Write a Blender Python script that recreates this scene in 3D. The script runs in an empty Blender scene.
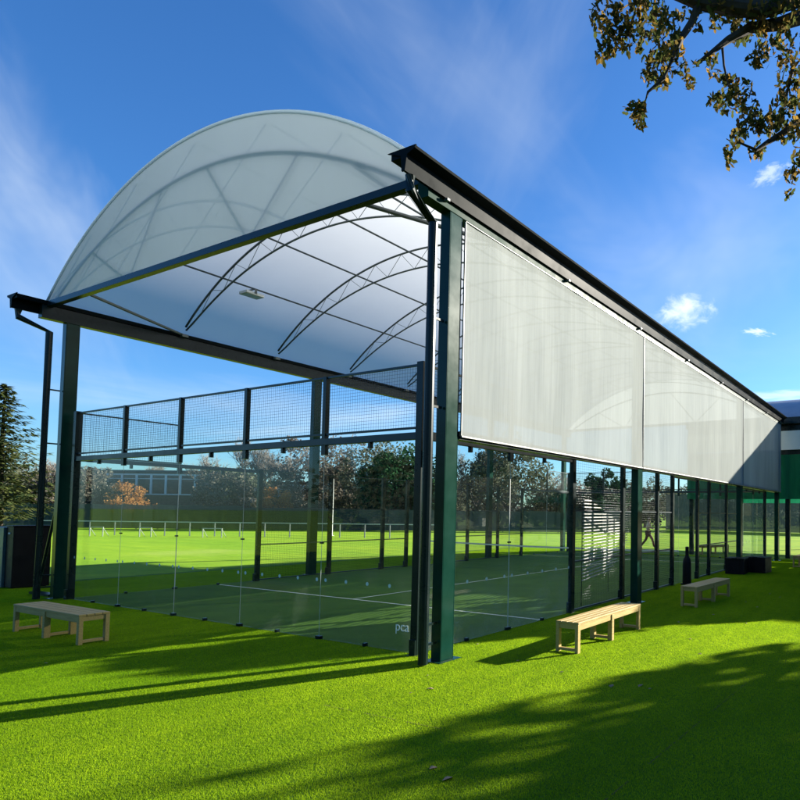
import bpy, math, random
from mathutils import Vector, Matrix
random.seed(7)
R = math.radians
sc = bpy.context.scene
col = sc.collection

# ------------------------------------------------------------------ camera
CAMLOC = Vector((6.1387, -6.0454, 1.9518))
YAW, PIT, ROLL, F, CX, CY = 0.4749, 0.0410, 0.0110, 596.57, 616.69, 489.16
_c, _s = math.cos(YAW), math.sin(YAW)
FW = Vector((-_s*math.cos(PIT), _c*math.cos(PIT), math.sin(PIT)))
_r0 = Vector((_c, _s, 0)); _u0 = _r0.cross(FW)
CR = _r0*math.cos(ROLL) + _u0*math.sin(ROLL)
CU = _u0*math.cos(ROLL) - _r0*math.sin(ROLL)

def at(u, v, d):
    """world point seen at photo pixel (u, v) at depth d"""
    return CAMLOC + (FW + CR*((u-CX)/F) - CU*((v-CY)/F))*d

cam_d = bpy.data.cameras.new('camera')
cam = bpy.data.objects.new('camera', cam_d); col.objects.link(cam)
cam_d.sensor_width = 36; cam_d.lens = F/800*36
cam_d.shift_x = -(CX-400)/800; cam_d.shift_y = (CY-400)/800
cam_d.clip_start = 0.05; cam_d.clip_end = 3000
cam.matrix_world = Matrix(((CR.x, CU.x, -FW.x, CAMLOC.x), (CR.y, CU.y, -FW.y, CAMLOC.y), (CR.z, CU.z, -FW.z, CAMLOC.z), (0, 0, 0, 1)))
sc.camera = cam

# ------------------------------------------------------------------ materials
def new_mat(name):
    m = bpy.data.materials.new(name); m.use_nodes = True
    nt = m.node_tree
    for n in list(nt.nodes): nt.nodes.remove(n)
    out = nt.nodes.new('ShaderNodeOutputMaterial')
    return m, nt, out

def N(nt, kind, **kw):
    n = nt.nodes.new(kind)
    for k, v in kw.items():
        if k in n.inputs: n.inputs[k].default_value = v
        else: setattr(n, k, v)
    return n

def noise(nt, scale, detail=4, rough=0.55, vec=None, stretch=None):
    tc = N(nt, 'ShaderNodeTexCoord')
    n = N(nt, 'ShaderNodeTexNoise'); n.inputs['Scale'].default_value = scale
    n.inputs['Detail'].default_value = detail; n.inputs['Roughness'].default_value = rough
    src = tc.outputs['Object']
    if stretch:
        mp = N(nt, 'ShaderNodeMapping'); mp.inputs['Scale'].default_value = stretch
        nt.links.new(src, mp.inputs['Vector']); src = mp.outputs[0]
    nt.links.new(src, n.inputs['Vector'])
    return n.outputs['Fac']

def ramp(nt, fac, stops):
    r = N(nt, 'ShaderNodeValToRGB'); e = r.color_ramp.elements
    while len(e) < len(stops): e.new(0.5)
    for k, (p, c) in enumerate(stops):
        e[k].position = p; e[k].color = (c[0], c[1], c[2], 1) if not isinstance(c, (int, float)) else (c, c, c, 1)
    nt.links.new(fac, r.inputs[0])
    return r.outputs[0]

def mixc(nt, fac, a, b, mode='MIX'):
    m = N(nt, 'ShaderNodeMix', data_type='RGBA', blend_type=mode)
    for s, v in ((m.inputs[0], fac), (m.inputs[6], a), (m.inputs[7], b)):
        if hasattr(v, 'is_linked') or hasattr(v, 'links'): nt.links.new(v, s)
        elif isinstance(v, (int, float)): s.default_value = v
        else: s.default_value = (v[0], v[1], v[2], 1)
    return m.outputs[2]

def bump(nt, h, strength, dist):
    b = N(nt, 'ShaderNodeBump'); b.inputs['Strength'].default_value = strength; b.inputs['Distance'].default_value = dist
    nt.links.new(h, b.inputs['Height']); return b.outputs[0]

def solid(name, c1, c2, scale=3, rough=0.6, metal=0.0, bmp=0.0, spec=0.5, stretch=None):
    m, nt, out = new_mat(name)
    p = N(nt, 'ShaderNodeBsdfPrincipled')
    f = noise(nt, scale, 5, 0.6, stretch=stretch)
    nt.links.new(ramp(nt, f, [(0.3, c1), (0.7, c2)]), p.inputs['Base Color'])
    dr = 0.02 if rough < 0.3 else 0.08
    rr = ramp(nt, f, [(0.3, max(0.02, rough-dr)), (0.7, min(1, rough+dr))])
    nt.links.new(rr, p.inputs['Roughness'])
    p.inputs['Metallic'].default_value = metal
    p.inputs['Specular IOR Level'].default_value = spec
    if bmp: nt.links.new(bump(nt, f, bmp, 0.01), p.inputs['Normal'])
    nt.links.new(p.outputs[0], out.inputs[0])
    return m

def turf_mat(name, dark, mid, light, fine=140, band=0.25, patch=None, sheen=0.0):
    m, nt, out = new_mat(name)
    p = N(nt, 'ShaderNodeBsdfPrincipled')
    f1 = noise(nt, fine, 3, 0.7)
    f2 = noise(nt, 1.1, 5, 0.6)
    f3 = noise(nt, 22, 4, 0.65)
    c = ramp(nt, f1, [(0.25, dark), (0.5, mid), (0.75, light)])
    c = mixc(nt, 0.35, c, ramp(nt, f3, [(0.3, dark), (0.7, light)]))
    big = ramp(nt, f2, [(0.3, (1-band, 1-band*0.8, 1-band)), (0.7, (1+band*0.6, 1+band*0.4, 1))])
    c = mixc(nt, 1.0, c, big, 'MULTIPLY')
    if patch:
        f4 = noise(nt, 0.16, 4, 0.6, stretch=(0.35, 2.2, 1))
        c = mixc(nt, 1.0, c, ramp(nt, f4, [(0.38, (0.58, 0.74, 0.7)), (0.5, (0.95, 0.95, 0.95)), (0.62, (1.3, 1.12, 1.2))]), 'MULTIPLY')
        c = patch(nt, c)
    nt.links.new(c, p.inputs['Base Color'])
    p.inputs['Roughness'].default_value = 0.85
    p.inputs['Specular IOR Level'].default_value = 0.12
    if sheen:
        p.inputs['Sheen Weight'].default_value = sheen
        p.inputs['Sheen Roughness'].default_value = 0.45
        p.inputs['Sheen Tint'].default_value = (0.55, 0.9, 0.05, 1)
    add = N(nt, 'ShaderNodeMath', operation='ADD'); nt.links.new(f1, add.inputs[0])
    mul = N(nt, 'ShaderNodeMath', operation='MULTIPLY'); nt.links.new(f3, mul.inputs[0]); mul.inputs[1].default_value = 1.2
    nt.links.new(mul.outputs[0], add.inputs[1])
    nt.links.new(bump(nt, add.outputs[0], 0.5, 0.02), p.inputs['Normal'])
    nt.links.new(p.outputs[0], out.inputs[0])
    return m

def sand_patch(nt, c):
    tc = N(nt, 'ShaderNodeTexCoord')
    d = N(nt, 'ShaderNodeVectorMath', operation='DISTANCE'); nt.links.new(tc.outputs['Object'], d.inputs[0]); d.inputs[1].default_value = (-23.0, 9.3, 0)
    n = noise(nt, 0.8, 4); a = N(nt, 'ShaderNodeMath', operation='MULTIPLY_ADD'); nt.links.new(n, a.inputs[0]); a.inputs[1].default_value = 4.0
    nt.links.new(d.outputs['Value'], a.inputs[2])
    f = ramp(nt, N_div(nt, a.outputs[0], 10.0), [(0.30, 0.5), (0.48, 0.0)])
    return mixc(nt, f, c, (0.30, 0.26, 0.09))

def N_div(nt, s, k):
    m = N(nt, 'ShaderNodeMath', operation='DIVIDE'); nt.links.new(s, m.inputs[0]); m.inputs[1].default_value = k
    return m.outputs[0]

M = {}
M['turf'] = turf_mat('artificial turf', (0.035, 0.09, 0.003), (0.07, 0.15, 0.004), (0.12, 0.22, 0.008), 170, 0.22, None, 0.0)
M['field'] = turf_mat('playing field grass', (0.07, 0.13, 0.006), (0.13, 0.205, 0.009), (0.20, 0.265, 0.015), 9, 0.42, sand_patch, 0.2)
M['court'] = turf_mat('court carpet', (0.032, 0.082, 0.010), (0.05, 0.115, 0.014), (0.072, 0.148, 0.02), 120, 0.3, None, 0.0)
M['seam'] = solid('turf seam', (0.05, 0.03, 0.01), (0.10, 0.09, 0.02), 20, 0.9)
M['line'] = solid('white court line', (0.55, 0.6, 0.5), (0.7, 0.72, 0.64), 30, 0.85)
M['green_steel'] = solid('dark green powder coated steel', (0.003, 0.027, 0.018), (0.006, 0.038, 0.027), 4, 0.2, spec=0.16)
M['black_steel'] = solid('black green powder coated steel', (0.004, 0.012, 0.013), (0.007, 0.018, 0.018), 4, 0.28, spec=0.22)
M['beam_green'] = solid('dark green painted beam', (0.004, 0.03, 0.02), (0.007, 0.042, 0.028), 4, 0.5, spec=0.06)
M['gutter_black'] = solid('black folded gutter', (0.003, 0.006, 0.007), (0.005, 0.009, 0.010), 3, 0.4, spec=0.03)
M['blue_steel'] = solid('dark grey steel rail', (0.012, 0.025, 0.035), (0.02, 0.036, 0.048), 4, 0.38, spec=0.3)
M['wire'] = solid('dark galvanised mesh wire', (0.05, 0.055, 0.055), (0.07, 0.075, 0.075), 10, 0.24, 0.8)
M['truss'] = solid('galvanised dark tube', (0.075, 0.09, 0.095), (0.11, 0.13, 0.135), 6, 0.45)
M['thin_truss'] = solid('thin galvanised bar', (0.12, 0.14, 0.14), (0.18, 0.2, 0.2), 6, 0.45)
M['alu'] = solid('pale aluminium trim', (0.20, 0.21, 0.20), (0.28, 0.28, 0.27), 8, 0.4, 0.4)
M['white_paint'] = solid('white paint', (0.66, 0.67, 0.64), (0.78, 0.78, 0.75), 5, 0.5)
M['dots'] = solid('white vinyl dot', (0.75, 0.77, 0.75), (0.82, 0.83, 0.8), 9, 0.6)
M['wood'] = solid('pale pine', (0.33, 0.22, 0.06), (0.48, 0.34, 0.115), 5, 0.6, bmp=0.15, stretch=(1, 12, 12))
M['wood_x'] = M['wood']
M['black'] = solid('black plastic', (0.004, 0.004, 0.005), (0.008, 0.008, 0.009), 5, 0.5, spec=0.15)
M['grey_panel'] = solid('grey green painted panel', (0.05, 0.09, 0.085), (0.075, 0.12, 0.11), 2, 0.45)
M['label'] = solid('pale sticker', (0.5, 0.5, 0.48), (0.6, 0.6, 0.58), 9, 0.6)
M['pale_grey'] = solid('weathered pale grey paint', (0.30, 0.31, 0.28), (0.38, 0.39, 0.36), 9, 0.7)
M['bark'] = solid('bark', (0.018, 0.013, 0.009), (0.05, 0.038, 0.028), 9, 0.95, bmp=0.6)
M['bark_pale'] = solid('pale bark', (0.10, 0.08, 0.06), (0.18, 0.15, 0.12), 9, 0.95, bmp=0.4)
M['brick'] = solid('weathered brick wall', (0.055, 0.05, 0.032), (0.11, 0.09, 0.06), 3, 0.9, bmp=0.3)
M['roof_dark'] = solid('dark felt roof', (0.03, 0.032, 0.033), (0.055, 0.055, 0.056), 3, 0.8)
M['fascia'] = solid('white fascia panel', (0.76, 0.77, 0.72), (0.83, 0.83, 0.78), 1.5, 0.55)
M['skin'] = solid('skin', (0.42, 0.25, 0.17), (0.5, 0.3, 0.2), 9, 0.6)
M['pink'] = solid('pale pink top', (0.5, 0.32, 0.27), (0.6, 0.4, 0.34), 12, 0.85)
M['maroon'] = solid('dark red trousers', (0.10, 0.02, 0.018), (0.16, 0.035, 0.03), 12, 0.85)
M['hair'] = solid('dark hair', (0.02, 0.012, 0.008), (0.04, 0.025, 0.015), 20, 0.7)
M['dead_leaf'] = solid('dry leaf', (0.16, 0.10, 0.05), (0.36, 0.27, 0.17), 30, 0.8)
M['lens'] = solid('floodlight lens', (0.55, 0.58, 0.58), (0.65, 0.68, 0.68), 20, 0.25)

def glass_mat(name, tint, refl=1.0, dirt=0.0):
    m, nt, out = new_mat(name)
    lw = N(nt, 'ShaderNodeLayerWeight'); lw.inputs['Blend'].default_value = 0.5
    pw = N(nt, 'ShaderNodeMath', operation='POWER'); nt.links.new(lw.outputs['Facing'], pw.inputs[0]); pw.inputs[1].default_value = 5
    ma = N(nt, 'ShaderNodeMath', operation='MULTIPLY_ADD'); nt.links.new(pw.outputs[0], ma.inputs[0]); ma.inputs[1].default_value = 0.95*refl; ma.inputs[2].default_value = 0.045*refl
    t = N(nt, 'ShaderNodeBsdfTransparent'); t.inputs[0].default_value = (*tint, 1)
    g = N(nt, 'ShaderNodeBsdfGlossy'); g.inputs['Roughness'].default_value = 0.012
    mx = N(nt, 'ShaderNodeMixShader'); nt.links.new(ma.outputs[0], mx.inputs[0]); nt.links.new(t.outputs[0], mx.inputs[1]); nt.links.new(g.outputs[0], mx.inputs[2])
    res = mx.outputs[0]
    if dirt:
        d = N(nt, 'ShaderNodeBsdfTranslucent'); d.inputs[0].default_value = (0.6, 0.66, 0.64, 1)
        d2 = N(nt, 'ShaderNodeBsdfDiffuse'); d2.inputs[0].default_value = (0.6, 0.66, 0.64, 1)
        dd = N(nt, 'ShaderNodeMixShader'); nt.links.new(d.outputs[0], dd.inputs[1]); nt.links.new(d2.outputs[0], dd.inputs[2])
        n = noise(nt, 2.2, 6, 0.7)
        tc = N(nt, 'ShaderNodeTexCoord'); sp = N(nt, 'ShaderNodeSeparateXYZ'); nt.links.new(tc.outputs['Object'], sp.inputs[0])
        zr = ramp(nt, N_div(nt, sp.outputs['Z'], 3.0), [(0.0, 1.0), (0.42, 0.12)])
        mm = N(nt, 'ShaderNodeMath', operation='MULTIPLY'); nt.links.new(ramp(nt, n, [(0.35, 0.15), (0.75, 1.0)]), mm.inputs[0]); nt.links.new(zr, mm.inputs[1])
        m2 = N(nt, 'ShaderNodeMath', operation='MULTIPLY'); nt.links.new(mm.outputs[0], m2.inputs[0]); m2.inputs[1].default_value = dirt
        fx = N(nt, 'ShaderNodeMixShader'); nt.links.new(m2.outputs[0], fx.inputs[0]); nt.links.new(res, fx.inputs[1]); nt.links.new(dd.outputs[0], fx.inputs[2])
        res = fx.outputs[0]
    nt.links.new(res, out.inputs[0])
    return m
M['glass'] = glass_mat('toughened glass', (0.94, 0.975, 0.965), 0.36, 0.02)
M['dirty_glass'] = glass_mat('toughened glass with bloom of dried spray', (0.94, 0.975, 0.965), 0.36, 0.16)
M['window_glass'] = solid('dark window glass', (0.03, 0.04, 0.045), (0.05, 0.06, 0.065), 1, 0.05)

def fabric_mat(name, c, holes, trans, streak=0.0, spec=0.0, colour2=None, seamx=None):
    m, nt, out = new_mat(name)
    f = noise(nt, 0.9, 5, 0.6, stretch=(1.2, 1.2, 0.25))
    f2 = noise(nt, 5, 4, 0.6, stretch=(1, 3.0, 0.12))
    c2 = colour2 or tuple(x*0.86 for x in c)
    cc = ramp(nt, f, [(0.3, c2), (0.7, c)]) if streak else ramp(nt, f, [(0.3, tuple(x*0.96 for x in c)), (0.7, c)])
    if streak:
        cc = mixc(nt, streak, cc, ramp(nt, f2, [(0.35, 0.55), (0.65, 1.0)]), 'MULTIPLY')
    d = N(nt, 'ShaderNodeBsdfDiffuse'); nt.links.new(cc, d.inputs[0])
    t = N(nt, 'ShaderNodeBsdfTranslucent'); nt.links.new(cc, t.inputs[0])
    if streak:
        nb = bump(nt, f2, 0.12, 0.02)
        nt.links.new(nb, d.inputs['Normal']); nt.links.new(nb, t.inputs['Normal'])
    mx = N(nt, 'ShaderNodeMixShader'); mx.inputs[0].default_value = trans
    nt.links.new(d.outputs[0], mx.inputs[1]); nt.links.new(t.outputs[0], mx.inputs[2])
    res = mx.outputs[0]
    if spec:
        g = N(nt, 'ShaderNodeBsdfGlossy'); g.inputs['Roughness'].default_value = 0.32
        ms = N(nt, 'ShaderNodeMixShader'); ms.inputs[0].default_value = spec
        nt.links.new(res, ms.inputs[1]); nt.links.new(g.outputs[0], ms.inputs[2]); res = ms.outputs[0]
    tr = N(nt, 'ShaderNodeBsdfTransparent')
    mh = N(nt, 'ShaderNodeMixShader'); mh.inputs[0].default_value = holes
    nt.links.new(res, mh.inputs[1]); nt.links.new(tr.outputs[0], mh.inputs[2])
    nt.links.new(mh.outputs[0], out.inputs[0])
    return m
M['grey_roof'] = solid('grey roof membrane', (0.22, 0.25, 0.30), (0.30, 0.33, 0.38), 2, 0.5)
M['screen'] = fabric_mat('pale woven mesh screen', (0.42, 0.445, 0.425), 0.07, 0.24, 0.22, 0.0, (0.33, 0.355, 0.34))
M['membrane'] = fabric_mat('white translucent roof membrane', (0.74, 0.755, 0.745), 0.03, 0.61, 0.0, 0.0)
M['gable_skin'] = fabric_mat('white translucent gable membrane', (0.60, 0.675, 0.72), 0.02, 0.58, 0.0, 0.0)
M['seam_tape'] = fabric_mat('membrane welded seam', (0.54, 0.61, 0.655), 0.02, 0.58, 0.0, 0.0)
M['green_screen'] = fabric_mat('green woven mesh screen', (0.02, 0.24, 0.13), 0.10, 0.6, 0.5, 0.0, (0.05, 0.34, 0.21))
M['windbreak'] = fabric_mat('dark green windbreak netting', (0.045, 0.072, 0.066), 0.08, 0.12, 0.3, 0.0)

def leaf_mat(name, cols, trans=0.35, mottle=0.0):
    m, nt, out = new_mat(name)
    g = N(nt, 'ShaderNodeNewGeometry')
    stops = [(k/(max(1, len(cols)-1)), c) for k, c in enumerate(cols)]
    c = ramp(nt, g.outputs['Random Per Island'], stops)
    if mottle:
        for sc_, st, am in ((0.55, (1, 1, 1), mottle), (1.6, (2.2, 0.25, 1), mottle*0.7), (7.0, (1, 1, 1), mottle*0.6)):
            mp = N(nt, 'ShaderNodeMapping'); mp.inputs['Scale'].default_value = st; mp.inputs['Rotation'].default_value = (0, 0, 0.5 if st[0] > 2 else 0); nt.links.new(g.outputs['Position'], mp.inputs['Vector'])
            nz = N(nt, 'ShaderNodeTexNoise'); nz.inputs['Scale'].default_value = sc_; nz.inputs['Detail'].default_value = 4; nt.links.new(mp.outputs[0], nz.inputs['Vector'])
            c = mixc(nt, 1.0, c, ramp(nt, nz.outputs['Fac'], [(0.3, (1-am*1.1, 1-am*0.8, 1-am)), (0.7, (1+am*0.4, 1+am*0.25, 1))]), 'MULTIPLY')
    d = N(nt, 'ShaderNodeBsdfDiffuse'); nt.links.new(c, d.inputs[0])
    t = N(nt, 'ShaderNodeBsdfTranslucent'); nt.links.new(c, t.inputs[0])
    mx = N(nt, 'ShaderNodeMixShader'); mx.inputs[0].default_value = trans
    nt.links.new(d.outputs[0], mx.inputs[1]); nt.links.new(t.outputs[0], mx.inputs[2])
    nt.links.new(mx.outputs[0], out.inputs[0])
    return m
M['blade'] = leaf_mat('turf blades', [(0.20, 0.345, 0.009), (0.285, 0.445, 0.012), (0.375, 0.54, 0.017), (0.47, 0.62, 0.026)], 0.6, 0.22)
M['oak_leaf'] = leaf_mat('autumn oak leaves', [(0.035, 0.045, 0.014), (0.055, 0.068, 0.018), (0.085, 0.09, 0.022), (0.07, 0.05, 0.024), (0.12, 0.09, 0.028), (0.28, 0.16, 0.03), (0.045, 0.055, 0.018), (0.06, 0.075, 0.02)], 0.58)
M['ever_leaf'] = leaf_mat('dark evergreen leaves', [(0.012, 0.04, 0.018), (0.02, 0.06, 0.026), (0.035, 0.09, 0.04), (0.05, 0.11, 0.05)], 0.25)
M['conifer_leaf'] = leaf_mat('conifer sprays', [(0.035, 0.055, 0.02), (0.06, 0.085, 0.03), (0.09, 0.11, 0.035), (0.13, 0.14, 0.05)], 0.2)
M['brown_leaf'] = leaf_mat('russet winter leaves', [(0.10, 0.085, 0.07), (0.14, 0.12, 0.095), (0.18, 0.145, 0.115), (0.23, 0.205, 0.175), (0.10, 0.11, 0.07)], 0.3)
M['olive_leaf'] = leaf_mat('olive winter leaves', [(0.075, 0.09, 0.06), (0.125, 0.135, 0.085), (0.17, 0.175, 0.125), (0.095, 0.115, 0.07)], 0.3)
M['orange_leaf'] = leaf_mat('orange autumn leaves', [(0.32, 0.13, 0.03), (0.45, 0.19, 0.05), (0.5, 0.26, 0.10), (0.3, 0.12, 0.04)], 0.4)

# ------------------------------------------------------------------ mesh helpers
class MB:
    def __init__(s): s.v = []; s.f = []
    def quad(s, a, b, c, d):
        k = len(s.v); s.v += [tuple(a), tuple(b), tuple(c), tuple(d)]; s.f.append((k, k+1, k+2, k+3)); return s
    def tri(s, a, b, c):
        k = len(s.v); s.v += [tuple(a), tuple(b), tuple(c)]; s.f.append((k, k+1, k+2)); return s
    def box(s, x0, x1, y0, y1, z0, z1):
        k = len(s.v)
        s.v += [(x, y, z) for z in (z0, z1) for y in (y0, y1) for x in (x0, x1)]
        s.f += [tuple(k+i for i in q) for q in ((0, 2, 3, 1), (4, 5, 7, 6), (0, 1, 5, 4), (2, 6, 7, 3), (0, 4, 6, 2), (1, 3, 7, 5))]
        return s
    def tube(s, pts, r, n=8, caps=True):
        pts = [Vector(p) for p in pts]; rs = r if isinstance(r, (list, tuple)) else [r]*len(pts)
        k0 = len(s.v); up = Vector((0.13, 0.21, 0.97))
        for i, p in enumerate(pts):
            a = pts[max(0, i-1)]; b = pts[min(len(pts)-1, i+1)]
            t = (b-a).normalized()
            q = up if abs(t.dot(up)) < 0.95 else Vector((1, 0.1, 0))
            u = t.cross(q).normalized(); w = t.cross(u)
            for j in range(n):
                an = 2*math.pi*(j+0.5)/n
                s.v.append(tuple(p + (u*math.cos(an)+w*math.sin(an))*rs[i]))
        for i in range(len(pts)-1):
            for j in range(n):
                a = k0+i*n+j; b = k0+i*n+(j+1) % n
                s.f.append((a, b, b+n, a+n))
        if caps:
            s.f.append(tuple(k0+j for j in range(n))[::-1]); e = k0+(len(pts)-1)*n; s.f.append(tuple(e+j for j in range(n)))
        return s
    def beam(s, a, b, w, h, up=(0, 0, 1)):
        a = Vector(a); b = Vector(b); t = (b-a).normalized(); u = t.cross(Vector(up)).normalized(); q = u.cross(t)
        k = len(s.v)
        for p in (a, b):
            for du, dq in ((-1, -1), (1, -1), (1, 1), (-1, 1)): s.v.append(tuple(p+u*(du*w/2)+q*(dq*h/2)))
        s.f += [tuple(k+i for i in q_) for q_ in ((3, 2, 1, 0), (4, 5, 6, 7), (0, 1, 5, 4), (1, 2, 6, 5), (2, 3, 7, 6), (3, 0, 4, 7))]
        return s
    def prism(s, poly, axis, a, b):
        """poly of 2-D points extruded along axis ('x': (y,z), 'y': (x,z), 'z': (x,y))"""
        k = len(s.v); n = len(poly)
        for t in (a, b):
            for p in poly:
                s.v.append({'x': (t, p[0], p[1]), 'y': (p[0], t, p[1]), 'z': (p[0], p[1], t)}[axis])
        s.f.append(tuple(range(k, k+n))[::-1]); s.f.append(tuple(range(k+n, k+2*n)))
        for i in range(n):
            j = (i+1) % n; s.f.append((k+i, k+j, k+n+j, k+n+i))
        return s
    def build(s, name, mat, parent=None, bevel=0.0, smooth=False, fix=True):
        me = bpy.data.meshes.new(name); me.from_pydata(s.v, [], s.f)
        if fix and len(s.v) < 60000:
            import bmesh
            bm = bmesh.new(); bm.from_mesh(me); bmesh.ops.recalc_face_normals(bm, faces=bm.faces); bm.to_mesh(me); bm.free()
        me.materials.append(M[mat] if isinstance(mat, str) else mat)
        o = bpy.data.objects.new(name, me); col.objects.link(o)
        if parent is not None: o.parent = parent
        if smooth:
            for p in me.polygons: p.use_smooth = True
        if bevel:
            b = o.modifiers.new('bevel', 'BEVEL'); b.width = bevel; b.segments = 2; b.limit_method = 'ANGLE'
        return o

def tag(o, label=None, cat=None, group=None, kind=None):
    if label: o['label'] = label
    if cat: o['category'] = cat
    if group: o['group'] = group
    if kind: o['kind'] = kind
    return o

def thing(name, label, cat, loc=(0, 0, 0), group=None):
    o = bpy.data.objects.new(name, None); col.objects.link(o)
    o.location = loc; o.empty_display_size = 0.2
    return tag(o, label, cat, group)

def copy_tree(o, parent=None):
    c = o.copy(); col.objects.link(c)
    if parent is not None: c.parent = parent
    for ch in list(o.children): copy_tree(ch, c)
    return c

def part(mb, name, mat, root, split=False, **kw):
    """mesh written in world coordinates, parented to an un-rotated root (or to a part of one)"""
    if split:
        par = list(range(len(mb.v)))
        def find(a):
            while par[a] != a: par[a] = par[par[a]]; a = par[a]
            return a
        for f in mb.f:
            for k in f[1:]: par[find(k)] = find(f[0])
        groups = {}
        for f in mb.f: groups.setdefault(find(f[0]), []).append(f)
        out = []
        for fs in groups.values():
            m = MB(); idx = {}
            for f in fs:
                for k in f:
                    if k not in idx: idx[k] = len(m.v); m.v.append(mb.v[k])
                m.f.append(tuple(idx[k] for k in f))
            out.append(part(m, name, mat, root, **kw))
        return out
    o = mb.build(name, mat, None, **kw)
    o.parent = root
    if root.type == 'EMPTY': o.matrix_parent_inverse = Matrix.Translation(-Vector(root.location))
    return o

# ------------------------------------------------------------------ setting: ground
def sheet(name, x0, x1, y0, y1, z, mat, n=1):
    mb = MB(); mb.quad((x0, y0, z), (x1, y0, z), (x1, y1, z), (x0, y1, z))
    return tag(mb.build(name, mat), kind='structure')
sheet('ground', -1500, 1500, -1500, 1500, 0, 'field')
sheet('turf_apron', -14.2, 40, -40, 20.9, 0.008, 'turf')
sheet('court_floor', -10.0, 0.0, 0.0, 20.0, 0.014, 'court')
for (a, b, c, d) in ((-10, 0, 3.0, 3.05), (-10, 0, 16.95, 17.0), (-5.025, -4.975, 3.05, 9.98), (-5.025, -4.975, 10.02, 16.95)):
    sheet('court_line', a, b, c, d, 0.018, 'line')
for (a, b) in (((4.18, -3.2), (4.30, 0.9)), ((0.8, -2.0), (2.3, -1.93))):
    m_ = MB(); n_ = 14
    for k in range(n_):
        if (k*7) % 5 == 3: continue
        p = Vector((*a, 0)).lerp(Vector((*b, 0)), k/n_); q = Vector((*a, 0)).lerp(Vector((*b, 0)), (k+0.85)/n_)
        d = (q-p).normalized(); w = Vector((-d.y, d.x, 0))*0.006
        m_.quad((p-w)+Vector((0, 0, 0.012)), (q-w)+Vector((0, 0, 0.012)), (q+w)+Vector((0, 0, 0.012)), (p+w)+Vector((0, 0, 0.012)))
    tag(m_.build('turf_seam', 'seam'), kind='structure')

# real turf blades over the apron in view: one patch of blades scattered by geometry nodes
def turf_blades():
    mb = MB(); P = 0.6
    for k in range(7600):
        x, y = random.uniform(-P/2, P/2), random.uniform(-P/2, P/2); h = random.uniform(0.009, 0.014); w = random.uniform(0.001, 0.0017)
        a = random.uniform(0, 6.283); ln = abs(random.gauss(0, 0.55))*h; b = random.uniform(0, 6.283)
        cx, cy = math.cos(a)*w, math.sin(a)*w; lx, ly = math.cos(b)*ln, math.sin(b)*ln
        k0 = len(mb.v)
        mb.v += [(x-cx, y-cy, 0), (x+cx, y+cy, 0), (x+cx*0.8+lx*0.35, y+cy*0.8+ly*0.35, h*0.6), (x-cx*0.8+lx*0.35, y-cy*0.8+ly*0.35, h*0.6), (x+lx, y+ly, h)]
        mb.f += [(k0, k0+1, k0+2, k0+3), (k0+3, k0+2, k0+4)]
    me = bpy.data.meshes.new('turf_patch'); me.from_pydata(mb.v, [], mb.f); me.materials.append(M['blade'])
    patch = bpy.data.objects.new('turf_patch', me)
    pts = []
    nx = int(26/P)
    for i in range(-24, 20):
        for j in range(-14, 36):
            x, y = (i+0.5)*P, (j+0.5)*P
            if -10.25 < x < 0.28 and -0.28 < y < 20.3: continue
            if x < -14 or y > 20.7: continue
            d = Vector((x, y, 0))-CAMLOC; z = d.dot(FW)
            if z < 0.5: continue
            u = CX+F*d.dot(CR)/z; v = CY-F*d.dot(CU)/z
            if -160 < u < 960 and v < 1000: pts.append((x, y, 0.008))
    # along the foot of the glass walls the blades stop at the clamps
    pm = bpy.data.meshes.new('turf_blades'); pm.from_pydata(pts, [], [])
    o = bpy.data.objects.new('turf_blades', pm); col.objects.link(o); tag(o, kind='stuff')
    ng = bpy.data.node_groups.new('scatter turf', 'GeometryNodeTree')
    ng.interface.new_socket('Geometry', in_out='INPUT', socket_type='NodeSocketGeometry'); ng.interface.new_socket('Geometry', in_out='OUTPUT', socket_type='NodeSocketGeometry')
    gi = ng.nodes.new('NodeGroupInput'); go = ng.nodes.new('NodeGroupOutput')
    oi = ng.nodes.new('GeometryNodeObjectInfo'); oi.inputs['Object'].default_value = patch
    ip = ng.nodes.new('GeometryNodeInstanceOnPoints')
    rv = ng.nodes.new('FunctionNodeRandomValue'); rv.data_type = 'INT'
    rv.inputs[4].default_value = 0; rv.inputs[5].default_value = 3
    mm = ng.nodes.new('ShaderNodeMath'); mm.operation = 'MULTIPLY'; mm.inputs[1].default_value = math.pi/2
    cb = ng.nodes.new('ShaderNodeCombineXYZ')
    ng.links.new(rv.outputs[2], mm.inputs[0]); ng.links.new(mm.outputs[0], cb.inputs[2])
    ng.links.new(gi.outputs[0], ip.inputs['Points']); ng.links.new(oi.outputs['Geometry'], ip.inputs['Instance']); ng.links.new(cb.outputs[0], ip.inputs['Rotation'])
    ng.links.new(ip.outputs[0], go.inputs[0])
    m = o.modifiers.new('scatter', 'NODES'); m.node_group = ng
turf_blades()

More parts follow.
